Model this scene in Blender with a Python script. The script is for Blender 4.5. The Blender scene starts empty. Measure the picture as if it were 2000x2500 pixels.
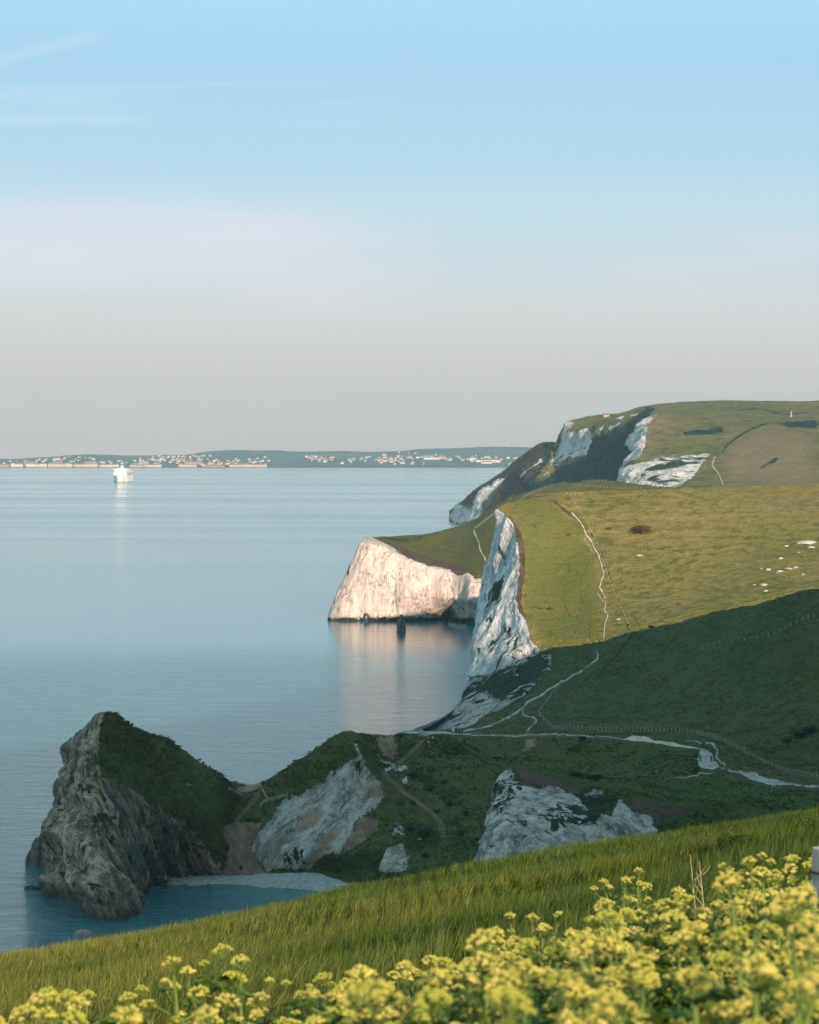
import bpy, math, random
import numpy as np
from mathutils import Vector, Matrix
from mathutils.bvhtree import BVHTree

random.seed(7)
RNG = np.random.default_rng(7)
sc = bpy.context.scene
COL = sc.collection
# ------------------------------------------------------------------ camera model: level camera, H metres above the sea
F, H, Y0 = 7400.0, 110.0, 1065.0


def W(px, py, D):
    return ((px - 1000.0) * D / F, D, H - (py - Y0) * D / F)


def zoom(pts, ox, oy, s):
    return [(ox + s * a, oy + s * b) for a, b in pts]


Z1 = lambda p: zoom(p, 0, 1650, 700 / 1725)
Z2 = lambda p: zoom(p, 500, 1700, 700 / 1725)
Z3 = lambda p: zoom(p, 1000, 1550, 1000 / 1725)
Z4 = lambda p: zoom(p, 750, 1150, 850 / 1725)
Z5 = lambda p: zoom(p, 1050, 950, 950 / 1725)
Z6 = lambda p: zoom(p, 0, 1040, 700 / 1725)
Z7 = lambda p: zoom(p, 700, 1040, 700 / 1725)

# ------------------------------------------------------------------ light and air
SUN_A, SUN_E, SUN_S = math.radians(18), math.radians(14.5), 5.0
HILL_TOP = 175.0
HAZE = 3.4e-5
NISH = 0.15
EXPO = 0.6
SEA_B0, SEA_B1, SEA_R0, SEA_R1 = 0.12, 0.55, 0.06, 0.14
SKY_STOPS = [(0.0, (198, 183, 177)), (0.6, (202, 194, 188)), (1.4, (210, 207, 202)), (2.3, (214, 217, 216)), (3.3, (206, 220, 228)), (4.3, (196, 223, 234)), (5.4, (181, 219, 238)), (7.0, (172, 216, 240)), (8.6, (176, 222, 246)), (14, (162, 221, 240)), (28, (172, 225, 237)), (90, (185, 224, 232))]
GRASS_N, PLANT_N = 310000, 255
MASKW = 2.0
SEA_BUMP = 3.5
# ------------------------------------------------------------------ noise


def _hash(i, j, k, seed):
    h = (i * 374761393 + j * 668265263 + k * 2147483647 + seed * 1274126177) & 0xFFFFFFFF
    h = ((h ^ (h >> 13)) * 1274126177) & 0xFFFFFFFF
    h = ((h ^ (h >> 16)) * 2246822519) & 0xFFFFFFFF
    h = h ^ (h >> 15)
    return (h & 0xFFFFFF) / float(0xFFFFFF)


def vnoise(p, seed=0):
    p = np.asarray(p, dtype=np.float64)
    i = np.floor(p).astype(np.int64)
    f = p - i
    f = f * f * (3 - 2 * f)
    r = np.zeros(len(p))
    for dx in (0, 1):
        for dy in (0, 1):
            for dz in (0, 1):
                w = (f[:, 0] if dx else 1 - f[:, 0]) * (f[:, 1] if dy else 1 - f[:, 1]) * (f[:, 2] if dz else 1 - f[:, 2])
                r += w * _hash(i[:, 0] + dx, i[:, 1] + dy, i[:, 2] + dz, seed)
    return r


def fbm(p, octaves=4, seed=0, ridged=False):
    r = np.zeros(len(p)); a = 0.5; t = 0
    p = np.asarray(p, dtype=np.float64)
    for o in range(octaves):
        n = vnoise(p * (2.03 ** o) + 17.3 * o, seed + o)
        if ridged:
            n = 1 - np.abs(2 * n - 1)
        r += a * n; t += a; a *= 0.5
    return r / t - 0.5


# ------------------------------------------------------------------ object helpers


def tag(o, label=None, cat=None, group=None, kind=None):
    if label: o['label'] = label
    if cat: o['category'] = cat
    if group: o['group'] = group
    if kind: o['kind'] = kind
    return o


def empty(name, loc, rz=0.0):
    o = bpy.data.objects.new(name, None)
    o.empty_display_size = 0.3
    COL.objects.link(o)
    o.location = loc
    o.rotation_euler = (0, 0, rz)
    return o


def link(name, me, parent=None, loc=None):
    o = bpy.data.objects.new(name, me)
    COL.objects.link(o)
    if parent is not None: o.parent = parent
    if loc is not None: o.location = loc
    return o


def np_mesh(name, v, faces, mats, smooth=False, matidx=None):
    """faces: (n,k) int array (k = 3 or 4)"""
    v = np.asarray(v, dtype=np.float32); faces = np.asarray(faces, dtype=np.int32)
    me = bpy.data.meshes.new(name)
    n, k = faces.shape
    me.vertices.add(len(v)); me.vertices.foreach_set('co', v.ravel())
    me.loops.add(n * k); me.loops.foreach_set('vertex_index', faces.ravel())
    me.polygons.add(n)
    me.polygons.foreach_set('loop_start', np.arange(0, n * k, k, dtype=np.int32))
    me.polygons.foreach_set('loop_total', np.full(n, k, dtype=np.int32))
    for m in (mats if isinstance(mats, (list, tuple)) else [mats]): me.materials.append(m)
    if matidx is not None: me.polygons.foreach_set('material_index', np.asarray(matidx, dtype=np.int32))
    me.polygons.foreach_set('use_smooth', np.full(n, smooth, dtype=bool))
    me.update(calc_edges=True)
    return me


def attr(me, name, vals):
    a = me.attributes.new(name, 'FLOAT', 'POINT')
    a.data.foreach_set('value', np.asarray(vals, dtype=np.float32))


class MB:
    """collects polygons of any size into one mesh"""
    def __init__(s): s.v = []; s.f = []; s.m = []
    def add(s, vs, fs, m=0):
        b = len(s.v); s.v += [tuple(x) for x in vs]
        for f in fs: s.f.append(tuple(b + i for i in f)); s.m.append(m)
    def box(s, x0, x1, y0, y1, z0, z1, m=0):
        s.add([(x0, y0, z0), (x1, y0, z0), (x1, y1, z0), (x0, y1, z0), (x0, y0, z1), (x1, y0, z1), (x1, y1, z1), (x0, y1, z1)],
              [(3, 2, 1, 0), (4, 5, 6, 7), (0, 1, 5, 4), (1, 2, 6, 5), (2, 3, 7, 6), (3, 0, 4, 7)], m)
    def bar(s, a, b, w, h=None, m=0, up=Vector((0, 0, 1))):
        a, b = Vector(a), Vector(b); h = h or w
        d = (b - a)
        if d.length < 1e-6: return
        d.normalize()
        x = d.cross(up)
        if x.length < 1e-4: x = d.cross(Vector((1, 0, 0)))
        x.normalize(); y = x.cross(d).normalized()
        q = []
        for c in (a, b):
            for sx, sy in ((-1, -1), (1, -1), (1, 1), (-1, 1)): q.append(c + x * (sx * w / 2) + y * (sy * h / 2))
        s.add(q, [(0, 1, 2, 3), (7, 6, 5, 4), (1, 0, 4, 5), (2, 1, 5, 6), (3, 2, 6, 7), (0, 3, 7, 4)], m)
    def tube(s, pts, rad, n=5, m=0, cap=True):
        pts = [Vector(p) for p in pts]
        rr = rad if isinstance(rad, (list, tuple)) else [rad] * len(pts)
        b = len(s.v); ref = None
        for i, p in enumerate(pts):
            d = (pts[min(i + 1, len(pts) - 1)] - pts[max(i - 1, 0)]).normalized()
            x = d.cross(Vector((0.13, 0.2, 0.97)))
            if x.length < 1e-3: x = d.cross(Vector((1, 0, 0)))
            x.normalize(); y = d.cross(x)
            for k in range(n):
                t = 2 * math.pi * k / n
                s.v.append(tuple(p + (x * math.cos(t) + y * math.sin(t)) * rr[i]))
        for i in range(len(pts) - 1):
            for k in range(n):
                k2 = (k + 1) % n
                s.f.append((b + i * n + k, b + i * n + k2, b + (i + 1) * n + k2, b + (i + 1) * n + k)); s.m.append(m)
        if cap:
            s.f.append(tuple(b + k for k in reversed(range(n)))); s.m.append(m)
            e = b + (len(pts) - 1) * n
            s.f.append(tuple(e + k for k in range(n))); s.m.append(m)
    def mesh(s, name, mats, smooth=False):
        me = bpy.data.meshes.new(name)
        me.from_pydata(s.v, [], s.f)
        for m in (mats if isinstance(mats, (list, tuple)) else [mats]): me.materials.append(m)
        me.polygons.foreach_set('material_index', s.m)
        me.polygons.foreach_set('use_smooth', [smooth] * len(s.f))
        me.update(); return me
    def obj(s, name, mats, parent=None, smooth=False):
        return link(name, s.mesh(name, mats, smooth), parent)


# ------------------------------------------------------------------ material helpers


class NT:
    def __init__(s, name):
        s.mat = bpy.data.materials.new(name); s.mat.use_nodes = True
        s.t = s.mat.node_tree; s.n = s.t.nodes; s.l = s.t.links
        s.n.clear()
        s.out = s.n.new('ShaderNodeOutputMaterial')
        s.coord = None
    def node(s, typ, **kw):
        n = s.n.new(typ)
        for k, v in kw.items(): setattr(n, k, v)
        return n
    def set(s, sock, val):
        if isinstance(val, bpy.types.NodeSocket): s.l.new(val, sock)
        elif isinstance(val, (tuple, list)) and len(val) == 3 and sock.type == 'RGBA': sock.default_value = (*val, 1)
        else: sock.default_value = val
    def pos(s):
        if s.coord is None: s.coord = s.node('ShaderNodeNewGeometry').outputs['Position']
        return s.coord
    def objpos(s):
        return s.node('ShaderNodeTexCoord').outputs['Object']
    def mapped(s, scale, rot=(0, 0, 0), vec=None):
        v = vec or s.pos()
        if any(rot):
            r = s.node('ShaderNodeMapping'); s.set(r.inputs['Vector'], v); r.inputs['Rotation'].default_value = rot; v = r.outputs[0]
        m = s.node('ShaderNodeMapping')
        s.set(m.inputs['Vector'], v)
        m.inputs['Scale'].default_value = scale
        return m.outputs[0]
    def noise(s, scale, detail=4, rough=0.55, vec=None, dist=0.0):
        n = s.node('ShaderNodeTexNoise')
        s.set(n.inputs['Vector'], vec or s.pos())
        n.inputs['Scale'].default_value = scale; n.inputs['Detail'].default_value = detail
        n.inputs['Roughness'].default_value = rough; n.inputs['Distortion'].default_value = dist
        return n.outputs['Fac']
    def math(s, op, a, b=None, clamp=False):
        m = s.node('ShaderNodeMath', operation=op, use_clamp=clamp)
        s.set(m.inputs[0], a)
        if b is not None: s.set(m.inputs[1], b)
        return m.outputs[0]
    def step(s, val, lo, hi):
        m = s.node('ShaderNodeMapRange', interpolation_type='SMOOTHSTEP')
        s.set(m.inputs['Value'], val); m.inputs['From Min'].default_value = lo; m.inputs['From Max'].default_value = hi
        return m.outputs['Result']
    def rng(s, val, lo, hi, a, b):
        m = s.node('ShaderNodeMapRange')
        s.set(m.inputs['Value'], val)
        for k, v in zip(('From Min', 'From Max', 'To Min', 'To Max'), (lo, hi, a, b)): m.inputs[k].default_value = v
        return m.outputs['Result']
    def mix(s, fac, a, b, blend='MIX'):
        m = s.node('ShaderNodeMix', data_type='RGBA', blend_type=blend)
        s.set(m.inputs[0], fac); s.set(m.inputs[6], a); s.set(m.inputs[7], b)
        return m.outputs[2]
    def attr(s, name):
        return s.node('ShaderNodeAttribute', attribute_name=name).outputs['Fac']
    def bump(s, h, strength=0.5, dist=1.0, normal=None):
        b = s.node('ShaderNodeBump'); b.inputs['Strength'].default_value = strength; b.inputs['Distance'].default_value = dist
        s.set(b.inputs['Height'], h)
        if normal is not None: s.l.new(normal, b.inputs['Normal'])
        return b.outputs[0]
    def bsdf(s, color, rough=0.9, normal=None, spec=0.2, **kw):
        b = s.node('ShaderNodeBsdfPrincipled')
        s.set(b.inputs['Base Color'], color); s.set(b.inputs['Roughness'], rough)
        b.inputs['Specular IOR Level'].default_value = spec
        if normal is not None: s.l.new(normal, b.inputs['Normal'])
        for k, v in kw.items(): s.set(b.inputs[k], v)
        s.l.new(b.outputs[0], s.out.inputs['Surface'])
        return s.mat


def simple(name, col, rough=0.8, spec=0.2, var=0.25, scale=3.0, local=True):
    t = NT(name)
    n = t.noise(scale, 4, 0.6, vec=t.objpos() if local else None)
    c = t.mix(t.rng(n, 0.3, 0.7, 0, 1), tuple(x * (1 - var) for x in col), tuple(min(1, x * (1 + var)) for x in col))
    return t.bsdf(c, rough, spec=spec)


def land_mat(name, unit, veg, scrub=(0.012, 0.022, 0.012), soil=(0.13, 0.08, 0.05), chalk=((0.74, 0.7, 0.64), (0.5, 0.47, 0.43)),
             rock=((0.30, 0.26, 0.22), (0.13, 0.115, 0.10)), streak=(1, 1, 0.14), srot=(0, 0, 0), sscale=0.12, edge=0.55, bumpd=1.0, tint=None,
             patchcol=(0.02, 0.035, 0.018), tracks=0.0, crot=None, crack=0.55, dry=(0.24, 0.165, 0.10), rock2=None):
    """vegetation as the base, then soil, rock, chalk and scrub laid over it by the mesh's own attributes. unit = metres of the coarse mottling"""
    t = NT(name)
    big = t.noise(1 / unit, 6, 0.6)
    mid = t.noise(7 / unit, 5, 0.65)
    fine = t.noise(45 / unit, 3, 0.7)
    huge = t.noise(0.28 / unit, 3, 0.5)
    c = t.mix(t.step(big, 0.36, 0.62), veg[0], veg[1])
    c = t.mix(t.math('MULTIPLY', t.step(mid, 0.47, 0.62), 0.85), c, tuple(x * 0.8 for x in veg[2]))
    c = t.mix(t.math('MULTIPLY', t.step(huge, 0.5, 0.66), 0.55), c, veg[3] if len(veg) > 3 else veg[1])
    c = t.mix(t.math('MULTIPLY', t.step(fine, 0.50, 0.66), 0.6), c, tuple(x * 0.40 for x in veg[0]))
    c = t.mix(t.math('MULTIPLY', t.step(t.noise(22 / unit, 4, 0.7, vec=t.mapped((1, 0.4, 1), (0, 0, 0.35))), 0.55, 0.68), 0.45), c, tuple(min(1, x * 1.5) for x in veg[1]))
    if tracks:
        # sheep tracks: thin terracettes following the contours
        wv = t.noise(1.0, 4, 0.6, vec=t.mapped((0.02, 0.02, 0.55)), dist=0.6)
        tr = t.math('MULTIPLY', t.step(wv, 0.53, 0.56), t.step(wv, 0.6, 0.57))
        c = t.mix(t.math('MULTIPLY', tr, tracks), c, tuple(x * 0.5 for x in veg[0]))
    c = t.mix(t.math('MULTIPLY', t.step(t.math('ADD', t.attr('dry'), t.math('MULTIPLY', t.math('SUBTRACT', mid, 0.5), 0.8)), 0.35, 0.75), 0.7), c, dry)
    c = t.mix(t.math('MULTIPLY', t.step(t.math('ADD', t.attr('lush'), t.math('MULTIPLY', t.math('SUBTRACT', big, 0.5), 0.9)), 0.35, 0.7), 0.7), c, t.mix(t.step(mid, 0.4, 0.6), (0.085, 0.118, 0.020), (0.14, 0.155, 0.030)))
    ed = t.math('ADD', t.math('MULTIPLY', t.math('SUBTRACT', t.noise(5.5 / unit, 6, 0.7), 0.5), edge * 2.2), 0.0)
    ed2 = t.math('ADD', t.math('MULTIPLY', t.math('SUBTRACT', t.noise(11 / unit, 6, 0.72, vec=t.mapped((1, 1, 1), (0.3, 0.2, 0.9))), 0.5), edge * 2.2), 0.0)
    # streaky rock texture
    st = t.noise(sscale * 10 / unit, 8, 0.68, vec=t.mapped(streak, srot), dist=0.25)
    st2 = t.noise(sscale * 34 / unit, 6, 0.7, vec=t.mapped(streak, srot), dist=0.4)
    stm = t.math('ADD', t.math('MULTIPLY', st, 0.6), t.math('MULTIPLY', st2, 0.4))
    crot = crot or srot
    cst = st if crot == srot else t.noise(sscale * 10 / unit, 8, 0.68, vec=t.mapped(streak, crot), dist=0.25)
    cst2 = st2 if crot == srot else t.noise(sscale * 34 / unit, 6, 0.7, vec=t.mapped(streak, crot), dist=0.4)
    cstm = stm if crot == srot else t.math('ADD', t.math('MULTIPLY', cst, 0.6), t.math('MULTIPLY', cst2, 0.4))
    # joints: thin dark cracks along the beds and a few across them
    def cracks(r_):
        a = t.math('ABSOLUTE', t.math('SUBTRACT', t.noise(sscale * 14 / unit, 4, 0.6, vec=t.mapped(streak, r_), dist=0.6), 0.5))
        b = t.math('ABSOLUTE', t.math('SUBTRACT', t.noise(5 / unit, 5, 0.65, dist=0.5), 0.5))
        m1 = t.math('MULTIPLY', t.step(a, 0.016, 0.004), t.step(mid, 0.42, 0.55))
        m2 = t.math('MULTIPLY', t.step(b, 0.012, 0.003), t.step(big, 0.45, 0.6))
        return t.math('MAXIMUM', m1, t.math('MULTIPLY', m2, 0.7))
    ck = cracks(srot); ck2 = ck if crot == srot else cracks(crot)
    def layer(c, a, col, e):
        m = t.step(t.math('ADD', t.attr(a), e), 0.46, 0.54)
        return t.mix(m, c, col), m
    soilc = t.mix(t.step(stm, 0.42, 0.6), tuple(x * 0.55 for x in soil), soil)
    c, ms = layer(c, 'soil', soilc, ed)
    rc = t.mix(t.step(stm, 0.43, 0.56), rock[1], rock[0])
    rc = t.mix(t.math('MULTIPLY', t.step(st2, 0.56, 0.7), 0.6), rc, tuple(x * 0.35 for x in rock[1]))
    rc = t.mix(t.math('MULTIPLY', t.step(t.math('ADD', mid, t.math('MULTIPLY', st, 0.4)), 0.72, 0.8), 0.55), rc, patchcol)
    if rock2:
        rv = t.noise(1.3 / unit, 4, 0.6, vec=t.mapped((1, 0.7, 0.35), srot))
        rc = t.mix(t.math('MULTIPLY', t.step(rv, 0.48, 0.6), 0.6), rc, t.mix(t.step(stm, 0.42, 0.58), tuple(x * 0.4 for x in rock2), rock2))
        sz = t.node('ShaderNodeSeparateXYZ'); t.l.new(t.pos(), sz.inputs[0])
        wet = t.step(t.math('ADD', sz.outputs[2], t.math('MULTIPLY', t.math('SUBTRACT', mid, 0.5), 7.0)), 3.0, 0.0)
        rc = t.mix(t.math('MULTIPLY', wet, 0.7), rc, (0.075, 0.05, 0.036))
    rc = t.mix(t.math('MULTIPLY', ck, min(1, crack * 1.3)), rc, tuple(x * 0.25 for x in rock[1]))
    c, mr = layer(c, 'rock', rc, ed)
    teal = t.mix(t.step(st2, 0.4, 0.62), (0.07, 0.1, 0.1), (0.17, 0.21, 0.2))
    c, mt = layer(c, 'slab', teal, ed)
    cc = t.mix(t.step(cstm, 0.42, 0.55), chalk[1], chalk[0])
    cc = t.mix(t.math('MULTIPLY', t.step(cst2, 0.58, 0.72), 0.55), cc, tuple(x * 0.5 for x in chalk[1]))
    cc = t.mix(t.math('MULTIPLY', ck2, crack), cc, tuple(x * 0.22 for x in chalk[1]))
    if tint: cc = t.mix(t.math('MULTIPLY', t.step(t.noise(2.6 / unit, 4, 0.6, vec=t.mapped(streak, crot)), 0.5, 0.62), 0.75), cc, tint)
    c, mc = layer(c, 'chalk', cc, ed2)
    # vegetation clinging to the chalk and rock
    pn = t.noise(3.2 / unit, 7, 0.66, vec=t.mapped((1, 1, 0.45), (0.5, 0.3, 0)), dist=0.8)
    pm = t.step(t.math('ADD', pn, t.math('MULTIPLY', t.attr('patch'), 0.42)), 0.66, 0.71)
    pm = t.math('MULTIPLY', pm, t.step(t.attr('patch'), 0.02, 0.1))
    c = t.mix(pm, c, t.mix(t.step(fine, 0.4, 0.6), patchcol, tuple(x * 2.0 for x in patchcol)))
    sn = t.mix(t.step(t.noise(26 / unit, 4, 0.7), 0.42, 0.62), tuple(x * 0.6 for x in scrub), tuple(x * 1.9 for x in scrub))
    c, m2 = layer(c, 'scrub', sn, ed)
    # relief
    rockm = t.math('MAXIMUM', t.math('MAXIMUM', mr, mc), ms)
    h = t.math('ADD', t.math('MULTIPLY', t.math('MULTIPLY', stm, rockm), 3.2), t.math('MULTIPLY', fine, 0.5))
    h = t.math('ADD', h, t.math('MULTIPLY', mid, 1.6))
    h = t.math('SUBTRACT', h, t.math('MULTIPLY', t.math('MULTIPLY', ck, rockm), 0.6))
    nrm = t.bump(h, 0.8, bumpd)
    return t.bsdf(c, 0.95, nrm, spec=0.08)


# ------------------------------------------------------------------ land patches (lofted through surveyed profiles)


def cr_axis(a, m):
    """Catmull-Rom resample of a (n, ...) array to m samples"""
    n = len(a)
    x = np.linspace(0, n - 1, m)
    i = np.minimum(np.floor(x).astype(int), n - 2)
    u = (x - i).reshape((-1,) + (1,) * (a.ndim - 1))
    p0 = a[np.maximum(i - 1, 0)]; p1 = a[i]; p2 = a[i + 1]; p3 = a[np.minimum(i + 2, n - 1)]
    def tang(a_, b_):
        return np.where(a_ * b_ > 0, np.sign(a_) * np.minimum(np.abs(a_ + b_) * 0.45, 2.2 * np.minimum(np.abs(a_), np.abs(b_))), 0.0)
    m1 = tang(p1 - p0, p2 - p1); m2 = tang(p2 - p1, p3 - p2)
    u2, u3 = u * u, u * u * u
    return (2 * u3 - 3 * u2 + 1) * p1 + (u3 - 2 * u2 + u) * m1 + (-2 * u3 + 3 * u2) * p2 + (u3 - u2) * m2


def poly_sd(q, poly):
    """signed distance (inside positive) of points q (N,2) to a polygon"""
    P = np.asarray(poly, float); n = len(P)
    d = np.full(len(q), 1e18); ins = np.zeros(len(q), bool)
    for i in range(n):
        a, b = P[i], P[(i + 1) % n]
        e = b - a; w = q - a
        t = np.clip((w @ e) / max(e @ e, 1e-9), 0, 1)
        dd = ((w - t[:, None] * e) ** 2).sum(1)
        d = np.minimum(d, dd)
        c = (a[1] > q[:, 1]) != (b[1] > q[:, 1])
        with np.errstate(divide='ignore', invalid='ignore'):
            xx = (b[0] - a[0]) * (q[:, 1] - a[1]) / (b[1] - a[1]) + a[0]
        ins ^= c & (q[:, 0] < xx)
    d = np.sqrt(d)
    return np.where(ins, d, -d)


def line_sd(q, line, r):
    P = np.asarray(line, float); d = np.full(len(q), 1e18)
    for a, b in zip(P[:-1], P[1:]):
        e = b - a; w = q - a
        t = np.clip((w @ e) / max(e @ e, 1e-9), 0, 1)
        d = np.minimum(d, ((w - t[:, None] * e) ** 2).sum(1))
    return r - np.sqrt(d)


PDATA = {}
LAND = []          # (name, BVH) of every land surface, so that things can be set down on it


def grid_normals(P):
    du = np.gradient(P, axis=1); dv = np.gradient(P, axis=0)
    n = np.cross(du, dv)
    return n / np.maximum(np.linalg.norm(n, axis=2, keepdims=True), 1e-9)


def patch(name, ctrl, nv, nu, mat, masks=None, disp=None, back=None, flip=False, masksub=None, bvh=True, carve=None, extend=0):
    """ctrl: rows (top to bottom) of points (px, py, D), lofted to a nv x nu surface in metres"""
    C = np.array([[W(*p) for p in row] for row in ctrl], float)
    if extend: C = np.concatenate([C, C[:, -1:] + np.array([extend, 0.0, 0.0]) + np.array([0, 0, 0.03]) * extend], 1)
    if back:
        rows = []
        for dy, fz, dz in reversed(back):
            b = C[0].copy(); b[:, 1] += dy; b[:, 0] *= (b[:, 1] / C[0][:, 1]); b[:, 2] = b[:, 2] * fz + dz
            rows.append(b)
        C = np.concatenate([np.array(rows), C], 0)
    P = cr_axis(C, nv)
    P = np.swapaxes(cr_axis(np.swapaxes(P, 0, 1), nu), 0, 1)
    N = grid_normals(P)
    if flip: N = -N
    q = np.stack([1000 + P[..., 0] * F / P[..., 1], Y0 + (H - P[..., 2]) * F / P[..., 1]], -1).reshape(-1, 2)
    A = {}
    for a, polys in (masks or {}).items():
        val = np.zeros(len(q))
        for entry in polys:
            poly, w = entry[0], entry[1]; s = entry[2] if len(entry) > 2 else 1.0
            if len(poly) and poly[0] == 'line': sd = line_sd(q, poly[1], poly[2])
            else: sd = poly_sd(q, poly); w = w * MASKW
            val = np.maximum(val, np.clip(0.5 + 0.5 * sd / w, 0, 1) * s)
        A[a] = val
    for a, b in (masksub or []):
        A[a] = np.clip(np.minimum(A[a], 1 - A[b]), 0, 1)
    p = P.reshape(-1, 3); n = N.reshape(-1, 3)
    if disp is not None:
        c = A.get('core')
        if c is not None: n = n * np.stack([np.ones(len(n)), np.ones(len(n)), 1 - 0.75 * c], 1)
        p = p + n * disp(p, A, q)[:, None]
    if carve is not None:
        p = carve(p, q)
    PDATA[name] = (p, N.reshape(-1, 3), A, q)
    idx = np.arange(nv * nu).reshape(nv, nu)
    f = np.stack([idx[:-1, :-1], idx[:-1, 1:], idx[1:, 1:], idx[1:, :-1]], -1).reshape(-1, 4)
    if not flip: f = f[:, ::-1]
    me = np_mesh(name, p, f, mat, smooth=True)
    for a, v in A.items(): attr(me, a, v)
    o = link(name, me); o['kind'] = 'structure'
    if bvh: LAND.append((o, BVHTree.FromPolygons(p.tolist(), f.tolist())))
    return o


EYE = Vector((0, 0, H))


def hit(px, py, only=None):
    """where the sight line through photograph point (px, py) meets the land"""
    d = Vector(((px - 1000) / F, 1.0, -(py - Y0) / F)).normalized()
    best = None
    for o, b in LAND:
        if only and o.name not in only: continue
        loc, nr, i, dist = b.ray_cast(EYE, d)
        if loc is not None and (best is None or dist < best[2]): best = (loc, nr if nr.dot(d) < 0 else -nr, dist)
    return best


def down(x, y, only=None, z=400):
    best = None
    for o, b in LAND:
        if only and o.name not in only: continue
        loc, nr, i, dist = b.ray_cast(Vector((x, y, z)), Vector((0, 0, -1)))
        if loc is not None and (best is None or loc.z > best.z): best = loc
    return best


def rock_disp(a_rock, a_veg, s, fz=0.3, rockattrs=('rock', 'chalk', 'soil'), tilt=0.0, seed=1):
    def f(p, A, q):
        m = np.zeros(len(p))
        for a in rockattrs:
            if a in A: m = np.maximum(m, A[a])
        if 'core' in A: m = A['core']
        x = p / s
        xx = np.stack([x[:, 0] + tilt * x[:, 2], x[:, 1], x[:, 2] * fz], 1)
        r = fbm(xx, 6, seed, ridged=True); r = r - r.mean()
        g = fbm(p / (s * 1.3), 5, seed + 9)
        return m * a_rock * r * 2 + a_veg * g * 2
    return f


# ================================================================== MATERIALS OF THE LAND
M_headland = land_mat('headland rock and turf', 14, ((0.078, 0.110, 0.034), (0.112, 0.126, 0.042), (0.056, 0.084, 0.028), (0.14, 0.115, 0.054)),
                      chalk=((0.72, 0.68, 0.62), (0.30, 0.28, 0.255)), rock=((0.70, 0.56, 0.43), (0.27, 0.20, 0.15)), soil=(0.44, 0.30, 0.22),
                      scrub=(0.028, 0.046, 0.018), streak=(1, 0.5, 0.09), srot=(0, 0.46, 0), crot=(0, -0.6, 0), sscale=0.34, bumpd=1.8, tint=(0.46, 0.29, 0.17), crack=0.85, rock2=(0.50, 0.34, 0.23), edge=0.75)
M_near = land_mat('valley turf', 30, ((0.074, 0.100, 0.035), (0.100, 0.110, 0.044), (0.052, 0.078, 0.026), (0.135, 0.105, 0.062)), scrub=(0.026, 0.042, 0.017),
                  chalk=((0.62, 0.60, 0.55), (0.30, 0.285, 0.265)), bumpd=2.4, tracks=0.7, sscale=0.5, streak=(1, 0.7, 0.3), srot=(0, 0.5, 0))
M_prom = land_mat('chalk buttress', 12, ((0.060, 0.100, 0.024), (0.084, 0.122, 0.030), (0.042, 0.074, 0.018), (0.08, 0.10, 0.036)), scrub=(0.022, 0.034, 0.015),
                  chalk=((0.74, 0.70, 0.65), (0.30, 0.27, 0.24)), soil=(0.17, 0.11, 0.08), sscale=0.26, streak=(1, 1, 0.35), srot=(0, 0.3, 0), bumpd=1.3)
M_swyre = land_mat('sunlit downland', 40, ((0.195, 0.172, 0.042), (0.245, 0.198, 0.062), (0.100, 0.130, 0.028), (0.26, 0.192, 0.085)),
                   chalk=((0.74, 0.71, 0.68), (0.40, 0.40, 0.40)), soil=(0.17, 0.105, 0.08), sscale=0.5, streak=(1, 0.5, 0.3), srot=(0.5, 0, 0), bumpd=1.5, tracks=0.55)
M_bat = land_mat('chalk head', 30, ((0.105, 0.104, 0.022), (0.135, 0.115, 0.032), (0.070, 0.080, 0.018), (0.14, 0.11, 0.042)),
                 chalk=((0.72, 0.61, 0.55), (0.55, 0.455, 0.40)), soil=(0.17, 0.105, 0.08), sscale=0.3, streak=(1, 1, 0.1), srot=(0, -0.08, 0), bumpd=1.6, crack=0.75)
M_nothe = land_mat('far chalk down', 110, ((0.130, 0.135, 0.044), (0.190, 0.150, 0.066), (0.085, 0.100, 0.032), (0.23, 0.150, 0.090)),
                   chalk=((0.88, 0.81, 0.75), (0.55, 0.51, 0.48)), soil=(0.095, 0.068, 0.052), scrub=(0.009, 0.030, 0.025), sscale=0.6, streak=(1, 0.5, 0.4), srot=(0.4, 0.5, 0), bumpd=5.0)  # scrub colour also carries the teal shade of the bowl
M_far = land_mat('far coast', 420, ((0.060, 0.095, 0.100), (0.12, 0.145, 0.125), (0.030, 0.056, 0.064), (0.085, 0.115, 0.11)), bumpd=3.0)  # turf hues lean blue to stand in for distant haze
M_hill = land_mat('big hill turf', 45, ((0.05, 0.066, 0.024), (0.07, 0.072, 0.03), (0.04, 0.055, 0.02), (0.08, 0.066, 0.04)), bumpd=0.8)

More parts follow.
